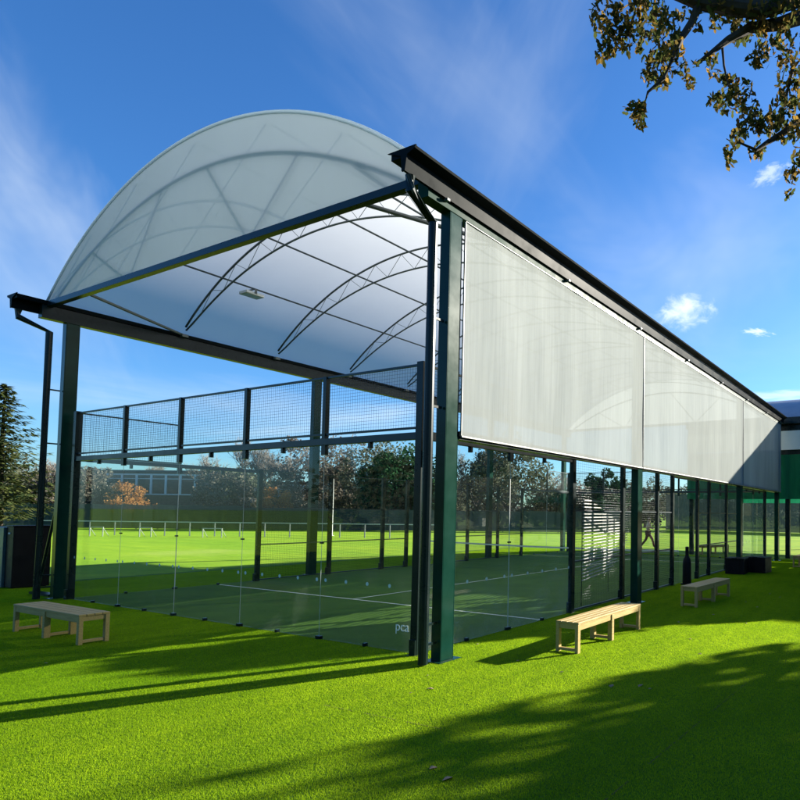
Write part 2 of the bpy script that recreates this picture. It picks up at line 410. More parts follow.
# ------------------------------------------------------------------ the canopy
XR, XL, Y0, Y1 = 0.50, -10.40, -0.45, 20.5     # column lines and gable planes
EZ = 6.05                                     # underside of the eave beams
can = thing('sports_canopy', 'tall barrel-roofed canopy on dark green columns with a pale mesh screen down its right side', 'canopy', (-5, 10, 0))
for X in (XR, XL):
    for Y in (-0.04, 5.9, 14.2, 20.1):
        mb = MB()
        # H section column: two flanges and a web
        mb.box(X-0.082, X+0.082, Y-0.12, Y-0.106, 0.02, EZ-0.102); mb.box(X-0.082, X+0.082, Y+0.106, Y+0.12, 0.02, EZ-0.102)
        mb.box(X-0.082, X-0.068, Y-0.106, Y+0.106, 0.02, EZ-0.102); mb.box(X+0.068, X+0.082, Y-0.106, Y+0.106, 0.02, EZ-0.102)
        c = part(mb, 'column', 'green_steel', can, bevel=0.004)
        mb = MB(); mb.box(X-0.15, X+0.15, Y-0.2, Y+0.2, 0.0, 0.02)
        part(mb, 'base_plate', 'green_steel', c)
    sgn = 1 if X > -5 else -1
    mb = MB(); mb.box(X-0.09, X+0.09, Y0-0.12, Y1+0.12, EZ-0.1, EZ+0.18)
    part(mb, 'eave_beam', 'beam_green' if sgn > 0 else 'black_steel', can, bevel=0.004)
    # gutter: a trough with flared lip, folded outwards
    prof = [(X+sgn*0.092, EZ+0.0), (X+sgn*0.13, EZ+0.0), (X+sgn*0.16, EZ+0.19), (X+sgn*0.285, EZ+0.24), (X+sgn*0.295, EZ+0.268), (X-sgn*0.12, EZ+0.268), (X-sgn*0.12, EZ+0.182), (X+sgn*0.092, EZ+0.182)]
    mb = MB(); mb.prism(prof, 'y', -0.98, 20.9)
    g = part(mb, 'gutter', 'gutter_black', can)
    mb = MB(); mb.prism([(X-sgn*0.17, EZ+0.274), (X+sgn*0.305, EZ+0.274), (X+sgn*0.29, EZ+0.238), (X+sgn*0.165, EZ+0.188), (X+sgn*0.135, EZ-0.004), (X+sgn*0.08, EZ-0.004), (X+sgn*0.06, EZ+0.19)], 'y', -1.0, -0.982)
    part(mb, 'end_cap', 'gutter_black', g)
    mb = MB()
    for Y in (-0.3, 2.7, 5.7, 8.7, 11.7, 14.7, 17.7, 20.2):
        mb.box(X+sgn*0.092, X+sgn*0.16, Y, Y+0.05, EZ-0.035, EZ-0.003)
    part(mb, 'gutter_bracket', 'truss', g, split=True)
    # rainwater pipe
    px = X+sgn*0.02
    mb = MB(); pts = [(px+sgn*0.08, -0.88, EZ-0.006), (px+sgn*0.08, -0.88, EZ-0.16), (px, -0.40, EZ-0.36), (px, -0.40, 0.03)]
    mb.tube(pts, 0.062, 12)
    dp = part(mb, 'downpipe', 'black_steel', can, smooth=False)
    mb = MB()
    for z in (0.25, 0.5, 3.3, 4.45): mb.box(px-0.012, px+0.012, -0.40, -0.18, z, z+0.03)
    part(mb, 'pipe_clip', 'black_steel', dp, split=True)

XC = (XR+XL)/2; HS = (XR-XL)/2+0.06; RISE = 2.12
RAD = (HS*HS+RISE*RISE)/(2*RISE); ZB = EZ+0.275
def arcz(x, drop=0.0):
    d = x-XC; r = RAD-drop
    return ZB+RISE-RAD+math.sqrt(max(0, r*r-d*d))
NA = 40
xs = [XC-HS+2*HS*k/NA for k in range(NA+1)]
mb = MB()
ny = 10
for j in range(ny+1):
    for x in xs: mb.v.append((x, Y0+(Y1-Y0)*j/ny, arcz(x)))
for j in range(ny):
    for k in range(NA):
        a = j*(NA+1)+k; mb.f.append((a, a+1, a+NA+2, a+NA+1))
ro = part(mb, 'roof_membrane', 'membrane', can, smooth=True)
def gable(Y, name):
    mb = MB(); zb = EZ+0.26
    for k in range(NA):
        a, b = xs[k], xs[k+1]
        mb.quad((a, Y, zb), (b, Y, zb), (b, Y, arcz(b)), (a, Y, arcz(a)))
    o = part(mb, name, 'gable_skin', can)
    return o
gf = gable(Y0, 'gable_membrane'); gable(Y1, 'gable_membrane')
for Y in (Y0, Y1):
    mb = MB(); mb.tube([(x, Y, arcz(x)+0.0) for x in xs], 0.03, 8)
    part(mb, 'edge_arch', 'gable_skin', can, smooth=True)
    mb = MB(); mb.box(XL+0.1, XR-0.1, Y-0.05, Y+0.05, EZ+0.15, EZ+0.262)
    gb = part(mb, 'gable_beam', 'black_steel', can, bevel=0.004)
    # inner chord and its V struts behind the skin
    yi = Y+0.07 if Y < 5 else Y-0.07
    mb = MB()
    ix = [XC-HS*0.93+2*HS*0.93*k/30 for k in range(31)]
    def zin(x): return EZ+0.25+1.50*(1-((x-XC)/(HS*0.93))**2)
    mb.tube([(x, yi, zin(x)) for x in ix], 0.032, 8)
    part(mb, 'inner_arch', 'truss', can, smooth=True)
    for xt, xb in ((-8.5, -7.2), (-6.0, -7.0), (-4.6, -3.4), (-2.2, -3.3), (-0.95, -0.2), (-9.4, -10.0)):
        mb = MB(); mb.tube([(xt, yi, zin(xt)-0.03), (xb, yi, EZ+0.26)], 0.02, 6)
        part(mb, 'strut', 'truss', can)

AY = [2.1, 4.5, 6.9, 9.3, 11.7, 14.1, 16.5, 18.6]
for Y in AY:
    mb = MB(); up = [(x, Y, arcz(x, 0.06)) for x in xs[1:-1]]
    mb.tube(up, 0.024, 8)
    a = part(mb, 'arch_truss', 'truss', can, smooth=True)
    def low(x):
        d = (x-XC)/(HS-0.25); return arcz(x, 0.06)-0.05-0.42*math.sqrt(max(0, 1-d*d))
    lx = [XC-(HS-0.3)+2*(HS-0.3)*k/36 for k in range(37)]
    mb = MB(); mb.tube([(x, Y, low(x)) for x in lx], 0.021, 8)
    part(mb, 'lower_chord', 'truss', a, smooth=True)
    mb = MB()
    wx = [XC-(HS-0.9)+2*(HS-0.9)*k/20 for k in range(21)]
    for k in range(20):
        p = (wx[k], Y, arcz(wx[k], 0.07) if k % 2 else low(wx[k])); q = (wx[k+1], Y, arcz(wx[k+1], 0.07) if (k+1) % 2 else low(wx[k+1]))
        mb.tube([p, q], 0.0065, 5)
    part(mb, 'web_bar', 'thin_truss', a)
    mb = MB()
    for X, s in ((XL, 1), (XR, -1)):
        mb.box(X+s*0.10, X+s*0.22, Y-0.07, Y+0.07, EZ+0.183, EZ+0.25)
    part(mb, 'foot_bracket', 'thin_truss', a, split=True)
for k, xp in enumerate((-8.6, -6.9, -5.0, -3.0, -1.2)):
    mb = MB(); z = arcz(xp, 0.06)-0.09
    mb.tube([(xp, Y0+0.08, z), (xp, Y1-0.08, z)], 0.021, 8)
    part(mb, 'purlin', 'truss', can, smooth=True)
for X, xb in ((XL, -8.9), (XR, -0.9)):
    mb = MB(); mb.tube([(X+(0.12 if X < -5 else -0.12), AY[0], EZ+0.24), (xb, Y0+0.07, EZ+0.25)], 0.032, 8)
    part(mb, 'corner_brace', 'truss', can)

# pale mesh screens with light edge trim, three bays on the right side
for (a, b) in ((0.12, 5.98), (6.0, 14.28), (14.3, 20.42)):
    z0, z1 = 2.98, 5.92; x = XR+0.1
    mb = MB(); nx, nz = 24, 10
    for i in range(nx+1):
        for j in range(nz+1):
            mb.v.append((x+0.02*math.sin(math.pi*i/nx)*math.sin(math.pi*j/nz)+0.004*math.sin(i*1.7+j*0.35)+0.003*math.sin(i*0.6-j*0.9), a+(b-a)*i/nx, z0+(z1-z0)*j/nz))
    for i in range(nx):
        for j in range(nz):
            q = i*(nz+1)+j; mb.f.append((q, q+1, q+nz+2, q+nz+1))
    s = part(mb, 'side_screen', 'screen', can, smooth=True)
    mb = MB()
    mb.box(x-0.014, x+0.014, a, b, z0-0.022, z0); mb.box(x-0.012, x+0.012, a, b, z1, z1+0.012)
    mb.box(x-0.012, x+0.012, a-0.012, a, z0, z1); mb.box(x-0.012, x+0.012, b, b+0.004, z0, z1)
    part(mb, 'edge_trim', 'alu', s, split=True, bevel=0.003)
mb = MB(); mb.box(XR-0.08, XR+0.08, 0.11, 20.0, 2.93, 3.04)
part(mb, 'side_rail', 'black_steel', can)

# floodlights hanging under the purlins
def flood(loc, label):
    t = thing('floodlight', label, 'floodlight', loc)
    x, y, z = loc
    mb = MB(); mb.box(x-0.16, x+0.16, y-0.22, y+0.22, z-0.09, z-0.02); part(mb, 'housing', 'white_paint', t, bevel=0.01)
    mb = MB(); mb.box(x-0.13, x+0.13, y-0.19, y+0.19, z-0.096, z-0.091); part(mb, 'lens', 'lens', t)
    mb = MB(); mb.box(x-0.17, x-0.162, y-0.03, y+0.03, z-0.06, z+0.06); mb.box(x+0.162, x+0.17, y-0.03, y+0.03, z-0.06, z+0.06); mb.box(x-0.17, x+0.17, y-0.03, y+0.03, z+0.06, z+0.07)
    part(mb, 'bracket', 'truss', t)
flood((-8.6, 2.75, arcz(-8.6, .06)-0.2), 'white floodlight on the purlin near the left end of the first roof arch')

# ------------------------------------------------------------------ the padel court enclosure
enc = thing('court_enclosure', 'padel court enclosure of clear glass walls, dark posts and mesh panels under the canopy', 'court enclosure', (-5, 10, 0))
def glass(a, b, z0, z1, mat='glass'):
    (ax, ay), (bx, by) = a, b
    mb = MB(); t = 0.006
    highlight = MB()  # pale strip at the joint imitates the highlight along the glass edge
    if ax == bx:
        if ay in (2, 18): highlight.box(ax-0.004, ax+0.004, ay-0.004, ay+0.004, z0, z1)
    elif ax not in (0, -10): highlight.box(ax-0.002, ax+0.002, ay-0.002, ay+0.002, z0, z1)
    if ax == bx: mb.box(ax-t, ax+t, min(ay, by)+0.006, max(ay, by)-0.006, z0, z1)
    else: mb.box(min(ax, bx)+0.006, max(ax, bx)-0.006, ay-t, ay+t, z0, z1)
    g = part(mb, 'glass_panel', mat, enc)
    if highlight.v: part(highlight, 'joint_highlight', 'label', g)
    return g
def dots(a, b, root, side):
    mb = MB(); a = Vector((*a, 0)); b = Vector((*b, 0)); d = (b-a).normalized(); nrm = Vector((-d.y, d.x, 0))*side*0.0085
    for o in (0.1, 0.55, 1.0, 1.45, 1.9):
        c = a+d*o+nrm+Vector((0, 0, 0.9)); k = len(mb.v)
        for j in range(14):
            an = 2*math.pi*j/14; mb.v.append(tuple(c+d*(0.028*math.cos(an))+Vector((0, 0, 0.028*math.sin(an)))))
        mb.f.append(tuple(range(k, k+14)))
    part(mb, 'safety_dots', 'dots', root)
def clips(a, b, root, near, bottom=True, top=True):
    """dark clamps on the joint at a and in mid panel"""
    a = Vector((*a, 0)); b = Vector((*b, 0)); d = (b-a).normalized()
    mb = MB()
    def bx(c, w, z0, z1, t=0.03):
        if abs(d.x) > 0.5: mb.box(c.x-w, c.x+w, c.y-t, c.y+t, z0, z1)
        else: mb.box(c.x-t, c.x+t, c.y-w, c.y+w, z0, z1)
    for o, w in ((0.0, 0.05), (1.0, 0.024)):
        c = a+d*o
        if o == 0 and not near: continue
        if bottom: bx(c, w, 0.01, 0.06, 0.028)
        if top: bx(c, w*0.9, 2.80 if o == 0 else 2.86, 2.945)
        if o == 0: bx(c, 0.03, 1.445, 1.47, 0.016)
    part(mb, 'glass_clamp', 'black_steel', root, split=True)
for k in range(5):
    a, b = (-2*k, 0), (-2*k-2, 0)
    g = glass(a, b, 0.03, 2.94, 'glass'); dots(b, a, g, 1); clips(a, b, g, k > 0)
    a, b = (-2*k, 20), (-2*k-2, 20)
    g = glass(a, b, 0.03, 2.94); clips(a, b, g, k > 0)
    if k == 0:
        pass
first_front = None
for X, sd in ((0, 1), (-10, -1)):
    for a, b in (((X, 0), (X, 2)), ((X, 2), (X, 4)), ((X, 16), (X, 18)), ((X, 18), (X, 20))):
        g = glass(a, b, 0.03, 2.94, 'dirty_glass' if X == 0 else 'glass')
        if X == 0: dots(a, b, g, sd)
        clips(a, b, g, a[1] not in (0, 16))
# maker's mark on the pane beside the near corner post
fc = bpy.data.curves.new('maker_mark', 'FONT'); fc.body = 'pca'; fc.size = 0.19; fc.extrude = 0.001; fc.align_x = 'CENTER'
fo = bpy.data.objects.new('maker_mark_curve', fc); col.objects.link(fo)
dg = bpy.context.evaluated_depsgraph_get(); me = bpy.data.meshes.new_from_object(fo.evaluated_get(dg))
bpy.data.objects.remove(fo)
mo = bpy.data.objects.new('maker_mark', me); me.materials.append(M['dots']); col.objects.link(mo)
mo.rotation_euler = (R(90), 0, 0); mo.location = (-0.27, -0.009, 0.30)
pane0 = [o for o in enc.children if o.name.startswith('glass_panel')][0]
mo.parent = pane0; mo.matrix_parent_inverse = (Matrix.Translation((5, -10, 0)) @ Matrix.Identity(4)) if False else Matrix.Identity(4)

def post(x, y, z1, w=0.05, d=0.06, foot=True, mat='black_steel'):
    mb = MB(); mb.box(x-w, x+w, y-d, y+d, 0.012, z1)
    p = part(mb, 'post', mat, enc, bevel=0.004)
    if foot:
        mb = MB(); mb.box(x-0.09, x+0.09, y-0.11, y+0.11, 0.0, 0.012); mb.box(x-0.055, x+0.055, y-0.085, y-d, 0.012, 0.22); part(mb, 'post_foot', mat, p, split=True)
    return p
def wire_mesh(a, b, z0, z1, step=0.0508, r=0.0019):
    a = Vector((*a, 0)); b = Vector((*b, 0)); L = (b-a).length; d = (b-a)/L; nn = Vector((-d.y, d.x, 0))
    mb = MB()
    def wire(p, q, off):
        t = (q-p).normalized(); u = Vector((0, 0, 1)) if abs(t.z) < 0.5 else d; k = len(mb.v)
        for e in (p, q):
            for s1, s2 in ((-1, 0), (0, 1), (1, 0), (0, -1)): mb.v.append(tuple(e+u*(r*s1)+nn*(r*s2+off)))
        for j in range(4): mb.f.append((k+j, k+(j+1) % 4, k+4+(j+1) % 4, k+4+j))
    n = int(L/step)
    for k in range(1, n+1): wire(a+d*(k*L/(n+1))+Vector((0, 0, z0)), a+d*(k*L/(n+1))+Vector((0, 0, z1)), 0.002)
    n = int((z1-z0)/step)
    for k in range(1, n+1):
        z = z0+(z1-z0)*k/(n+1); wire(a+Vector((0, 0, z)), b+Vector((0, 0, z)), -0.002)
    return part(mb, 'mesh_panel', 'wire', enc, fix=False, smooth=True)
def frame(panel, a, b, z0, z1, mids=(), w=0.03, mat='blue_steel'):
    mb = MB(); A = Vector((*a, 0)); B = Vector((*b, 0))
    for z in (z0, z1)+tuple(mids): mb.beam(A+Vector((0, 0, z)), B+Vector((0, 0, z)), 0.035, w)
    part(mb, 'frame_bar', mat, panel, split=True)
# both ends: rail at 3 m and mesh band above it, posts every two metres
for Y in (0.0, 20.0):
    mb = MB(); mb.box(-9.95, -0.05, Y-0.04, Y+0.04, 2.945, 3.045); part(mb, 'top_rail', 'blue_steel', enc, bevel=0.004)
    for k in range(5):
        p = wire_mesh((-2*k-0.04, Y), (-2*k-1.96, Y), 3.12, 3.99); frame(p, (-2*k-0.04, Y), (-2*k-1.96, Y), 3.11, 3.985, (), 0.03)
    for k in range(1, 5):
        mb = MB(); mb.box(-2*k-0.035, -2*k+0.035, Y-0.035, Y+0.035, 3.046, 4.0); part(mb, 'upper_post', 'black_steel', enc)
    post(0, Y, 4.02, 0.06, 0.06); post(-10, Y, 4.02, 0.06, 0.06)
for X in (0.0, -10.0):
    for (a, b) in ((0.07, 3.93), (16.07, 19.93)):
        mb = MB(); mb.box(X-0.035, X+0.035, a, b, 2.945, 3.035); part(mb, 'top_rail', 'blue_steel', enc, bevel=0.004)
    for (a, b) in ((0.07, 1.96), (18.04, 19.93)):
        p = wire_mesh((X, a), (X, b), 3.06, 3.99); frame(p, (X, a), (X, b), 3.055, 3.985)
    for yy in (2.0, 18.0):
        mb = MB(); mb.box(X-0.03, X+0.03, yy-0.03, yy+0.03, 3.04, 4.0); part(mb, 'upper_post', 'black_steel', enc)
    for yy in (4.0, 6.2, 8.2, 9.25, 11.3, 12.4, 14.3, 16.0): post(X, yy, 3.05, 0.045, 0.055)
    for (a, b) in ((4.06, 6.14), (6.26, 8.14), (8.26, 9.19), (11.36, 12.34), (12.46, 14.24), (14.36, 15.94)):
        p = wire_mesh((X, a), (X, b), 0.06, 3.0); frame(p, (X, a), (X, b), 0.05, 3.02, (1.0, 2.0), 0.028)
    mb = MB(); mb.box(X-0.02, X+0.02, 9.31, 11.24, 2.96, 3.02); part(mb, 'gate_lintel', 'black_steel', enc)

# net across the middle with padded posts
net = thing('court_net', 'black tennis-style net with a white top band across the middle of the court', 'net', (-5, 10, 0))
mb = MB(); nx, nz = 220, 20
def ntop(x): return 0.88+0.05*((x+5)/5)**2
for k in range(nx+1):
    x = -9.9+9.8*k/nx; mb.tube([(x, 10, 0.03), (x, 10, ntop(x)-0.05)], 0.0016, 3, False)
for j in range(nz+1):
    z = 0.03+0.8*j/nz; mb.tube([(-9.9, 10, z), (-0.1, 10, z)], 0.0016, 3, False)
part(mb, 'net_mesh', 'black', net, fix=False)
mb = MB()
for k in range(20):
    xa, xb = -9.9+9.8*k/20, -9.9+9.8*(k+1)/20
    mb.beam((xa, 10, ntop(xa)-0.025), (xb, 10, ntop(xb)-0.025), 0.006, 0.05)
part(mb, 'top_band', 'line', net)
def bottle(x, y, root, name='post'):
    prof = [(0.0, 0.12), (0.02, 0.125), (0.62, 0.12), (0.72, 0.10), (0.78, 0.06), (0.84, 0.05), (1.0, 0.05), (1.03, 0.055), (1.06, 0.04)]
    mb = MB(); mb.tube([(x, y, z) for z, r in prof], [r for z, r in prof], 20)
    return part(mb, name, 'black', root, smooth=True)
bottle(-10.25, 9.95, net)
bp = thing('post_cover', 'black bottle-shaped padded post cover standing beside the court behind the second bench', 'post cover', (0.3, 9.62, 0))
bottle(0.3, 9.62, bp, 'padding')
mb = MB(); mb.box(0.16, 0.44, 9.5, 9.76, 0.012, 0.05); part(mb, 'foot', 'black', bp)

# pale slats added behind the mesh to imitate glare stripes on its wires
sl = thing('glare_slats', 'thin pale slats added to imitate glare stripes on the mesh panels right of the glass wall', 'screen', (-0.2, 4.75, 0))
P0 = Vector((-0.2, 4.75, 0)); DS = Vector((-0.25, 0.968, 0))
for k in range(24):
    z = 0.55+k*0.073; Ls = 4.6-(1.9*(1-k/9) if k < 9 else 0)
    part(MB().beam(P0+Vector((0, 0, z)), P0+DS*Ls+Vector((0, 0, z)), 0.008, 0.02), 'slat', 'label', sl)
for q in (0.02, 2.4):
    c = P0+DS*q+Vector((-0.02, 0, 0)); part(MB().tube([c, c+Vector((0, 0, 2.3))], 0.008, 6), 'upright', 'black_steel', sl)

# ------------------------------------------------------------------ benches
def make_bench():
    t = thing('wooden_bench', 'pale bench', 'bench')
    L, W, H = 2.05, 0.38, 0.43
    for k in range(4):
        y0 = -W/2+0.003+k*0.0945
        MB().box(-L/2+0.0, L/2, y0, y0+0.088, H-0.03, H).build('slat', 'wood', t, bevel=0.005)
    mb = MB()
    for y in (-W/2+0.012, W/2-0.034): mb.box(-L/2+0.06, L/2-0.06, y, y+0.022, H-0.115, H-0.031)
    mb.build('apron', 'wood', t, bevel=0.004)
    for x in (-L/2+0.034, 0, L/2-0.034): MB().box(x-0.02, x+0.02, -W/2+0.036, W/2-0.036, H-0.10, H-0.032).build('cross_bearer', 'wood', t, bevel=0.004)
    for x in (-L/2+0.034, 0.0, L/2-0.034):
        for y in (-W/2+0.006, W/2-0.006):
            yy = y+0.028 if y < 0 else y-0.028
            ex = 0.0 if abs(x) > 0.1 else 0.012
            MB().box(x-0.034, x+0.034, yy-0.026-ex, yy+0.026+ex, 0.0, H-0.031).build('leg', 'wood', t, bevel=0.004)
        MB().box(x-0.022, x+0.022, -W/2+0.062, W/2-0.062, 0.025, 0.065).build('foot_rail', 'wood', t, bevel=0.004)
    return t
b0 = make_bench()
BG = 'wooden benches around the court'
spots = [((1.70, 2.14, 0.008), 90, 'sunlit pale wooden bench beside the glass wall right of the near corner column'),
         ((1.79, 6.9, 0.008), 87, 'pale wooden bench in shade on the right side by the black post cover'),
         ((1.98, 18.0, 0.008), 88, 'small far wooden bench at the right picture edge beneath the green screen'),
         ((-5.50, -1.79, 0.008), 1.0, 'weathered wooden bench standing in shade before the front glass wall on the left'),
         ((-3.3, 23.0, 0.0), 68, 'dim wooden bench seen through the court mesh beyond the far end of the court')]
for i, (loc, rz, lab) in enumerate(spots):
    b = b0 if i == 0 else copy_tree(b0)
    b.location = loc; b.rotation_euler = (0, 0, R(rz)); tag(b, lab, 'bench', BG)

# ------------------------------------------------------------------ bins, boxes, brace
t = thing('equipment_locker', 'tall black locker with a pale sticker and grey-green side panel at the left picture edge', 'locker', (-13.6, 0.35, 0))
MB().box(-13.50, -13.1, 0.05, 0.75, 0.03, 1.48).build('body', 'black', None, bevel=0.01)
bo = bpy.data.objects['body']; bo.parent = t; bo.matrix_parent_inverse = Matrix.Translation((13.6, -0.35, 0))
part(MB().box(-14.45, -13.505, 0.0, 0.7, 0.02, 1.46), 'side_panel', 'grey_panel', t, bevel=0.01)
part(MB().box(-13.52, -13.08, 0.03, 0.77, 1.48, 1.51), 'lid', 'black', t, bevel=0.006)
part(MB().box(-13.36, -13.26, 0.036, 0.048, 1.30, 1.34), 'sticker', 'label', t)
part(MB().box(-13.48, -13.12, 0.1, 0.7, 0.0, 0.03), 'plinth', 'black', t)
t = thing('braced_post', 'slim black steel post with a diagonal brace beside the left downpipe', 'post', (-10.75, 0.0, 0))
part(MB().box(-10.72, -10.64, -0.04, 0.04, 0.0, 2.7), 'upright', 'black_steel', t)
part(MB().tube([(-11.55, 0.0, 0.08), (-10.73, 0.0, 2.15)], 0.03, 8), 'brace', 'black_steel', t)
part(MB().box(-11.7, -10.75, -0.09, 0.09, 0.0, 0.06), 'foot_beam', 'black_steel', t)
for (x, y, rz, lab) in ((0.62, 13.45, 4, 'left low black plastic box against the third canopy column'), (1.12, 14.35, -5, 'right low black plastic box beside its twin near the third canopy column')):
    t = thing('storage_box', lab, 'box', (x, y, 0), 'low black boxes by the far column')
    t.rotation_euler = (0, 0, R(rz))
    w = 0.31 if x < 1 else 0.35
    MB().box(-w, w, -0.34, 0.34, 0.02, 0.50).build('body', 'black', t, bevel=0.012)
    MB().box(-w-0.015, w+0.015, -0.355, 0.355, 0.503, 0.54).build('lid', 'black', t, bevel=0.01)
    mb = MB()
    for k in range(5): mb.box(-w+0.08+k*(2*w-0.16)/4-0.012, -w+0.08+k*(2*w-0.16)/4+0.012, -0.352, -0.342, 0.06, 0.48)
    mb.build('rib', 'black', t)
    MB().box(-0.09, 0.09, -0.375, -0.357, 0.5, 0.55).build('handle', 'black', t)

# ------------------------------------------------------------------ second canopy behind, at right angles to the first
c2 = thing('far_canopy', 'second covered court beyond with grey roof, white fascia and green side screen', 'canopy', (8, 26, 0))
ya, yb, xa, xb = 21.6, 31.0, -4.2, 24.0
for Y in (ya+0.2, yb-0.2):
    for k in range(7):
        x = xa+0.2+k*(xb-xa-0.4)/6
        part(MB().box(x-0.1, x+0.1, Y-0.1, Y+0.1, 0.0, 6.1), 'column', 'black_steel', c2)
    s = -1 if Y < 25 else 1
    part(MB().box(xa, xb, Y+s*0.12 if s > 0 else Y-0.35, Y+0.35 if s > 0 else Y-0.12, 6.12, 6.42), 'gutter', 'black_steel', c2)
    part(MB().box(xa, xb, Y-0.11, Y+0.11, 6.1, 6.40), 'eave_beam', 'black_steel', c2)
    part(MB().box(xa, xb, Y+s*0.16-0.02, Y+s*0.16+0.02, 4.95, 5.82), 'fascia', 'fascia', c2)
    part(MB().box(xa, xb, Y-0.06, Y+0.06, 4.74, 4.94), 'mid_rail', 'black_steel', c2)
    part(MB().box(xa, xb, Y-0.06, Y+0.06, 5.83, 6.098), 'upper_rail', 'black_steel', c2)
    part(MB().box(xa, xb, Y+s*0.14-0.004, Y+s*0.14+0.004, 2.7, 4.73), 'side_screen', 'green_screen', c2)
mb = MB(); nn = 24; hw = (yb-ya)/2; rr = (hw*hw+1.55**2)/(2*1.55)
ys = [ya+2*hw*k/nn for k in range(nn+1)]
def z2(y): return 6.42+1.55-rr+math.sqrt(rr*rr-(y-ya-hw)**2)
for k in range(nn): mb.quad((xa, ys[k], z2(ys[k])), (xb, ys[k], z2(ys[k])), (xb, ys[k+1], z2(ys[k+1])), (xa, ys[k+1], z2(ys[k+1])))
part(mb, 'roof_membrane', 'grey_roof' if 'grey_roof' in M else 'roof_dark', c2, smooth=True)
for x in (xa, xb):
    mb = MB()
    for k in range(nn): mb.quad((x, ys[k], 6.42), (x, ys[k+1], 6.42), (x, ys[k+1], z2(ys[k+1])), (x, ys[k], z2(ys[k])))
    part(mb, 'gable_membrane', 'gable_skin', c2)

# ------------------------------------------------------------------ fences
def windbreak(name, a, b, h, label, posts=10, mat='windbreak'):
    a = Vector(a); b = Vector(b); a.z = b.z = 0
    t = thing(name, label, 'fence', a)
    d = (b-a).normalized(); mb = MB(); n = 60
    for k in range(n):
        p = a.lerp(b, k/n); q = a.lerp(b, (k+1)/n); w0 = 0.05*math.sin(k*1.3); w1 = 0.05*math.sin((k+1)*1.3); nn = Vector((-d.y, d.x, 0))
        mb.quad(p+nn*w0+Vector((0, 0, 0.05)), q+nn*w1+Vector((0, 0, 0.05)), q+nn*w1+Vector((0, 0, h-0.05+0.04*math.sin(k*0.9+0.9))), p+nn*w0+Vector((0, 0, h-0.05+0.04*math.sin(k*0.9))))
    part(mb, 'netting', mat, t, fix=False)
    for k in range(posts+1):
        p = a.lerp(b, k/posts); nn = Vector((-d.y, d.x, 0))*0.12
        part(MB().tube([p+nn, p+nn+Vector((0, 0, h+0.1))], 0.05, 6), 'post', 'black_steel', t)
    return t
windbreak('windbreak_fence', at(-60, 505, 56), at(243, 508, 57), 2.35, 'long dark green windbreak fence at the edge of the field, left stretch', 14)
windbreak('windbreak_fence', at(243, 508, 57), at(640, 512, 60), 2.15, 'grey-green windbreak fence below the evergreen tree, right stretch', 14)
windbreak('windbreak_fence', (-22, 62, 0), (26, 62, 0), 4.4, 'tall dark green windbreak fence beyond the far canopy', 12)
# low post and rail barrier round the pitch
a = at(40, 523, 43); b = at(440, 524, 43); a.z = b.z = 0
t = thing('rail_barrier', 'low pale post and rail barrier along the far side of the field', 'barrier', a)
part(MB().beam(a+Vector((0, 0, 1.0)), b+Vector((0, 0, 1.0)), 0.05, 0.06), 'rail', 'label', t)
for k in range(17):
    p = a.lerp(b, k/16); part(MB().box(p.x-0.03, p.x+0.03, p.y-0.03, p.y+0.03, 0, 0.97), 'post', 'truss', t)
p = at(332, 524, 46); p.z = 0
t = thing('flood_pole', 'thin white pole standing by the field barrier', 'pole', p)
part(MB().tube([p, p+Vector((0, 0, 4.4))], [0.07, 0.05], 8), 'shaft', 'white_paint', t)
part(MB().box(p.x-0.12, p.x+0.12, p.y-0.12, p.y+0.12, 0, 0.04), 'base', 'white_paint', t)
# small white goal frames / stands on the grass
for i, (u, v, w, lab) in enumerate(((96, 536, 0.9, 'small white goal frame on the grass, nearest the left column'), (145, 536, 0.8, 'small white goal frame on the grass below the orange tree'), (212, 537, 1.3, 'wide white goal frame on the grass left of the glass wall post'))):
    q = at(u, v, 41); q.z = 0
    t = thing('training_goal', lab, 'goal', q, 'small white goals on the field')
    e = Vector((CR.x, CR.y, 0)).normalized(); back = Vector((FW.x, FW.y, 0)).normalized()*0.5
    for s in (-1, 1):
        part(MB().tube([q+e*(s*w/2), q+e*(s*w/2)+Vector((0, 0, 0.62))], 0.03, 6), 'upright', 'pale_grey', t)
        part(MB().tube([q+e*(s*w/2)+Vector((0, 0, 0.62)), q+e*(s*w/2)+back], 0.02, 6), 'stay', 'pale_grey', t)
    part(MB().tube([q-e*(w/2+0.04)+Vector((0, 0, 0.62)), q+e*(w/2+0.04)+Vector((0, 0, 0.62))], 0.03, 6), 'crossbar', 'pale_grey', t)

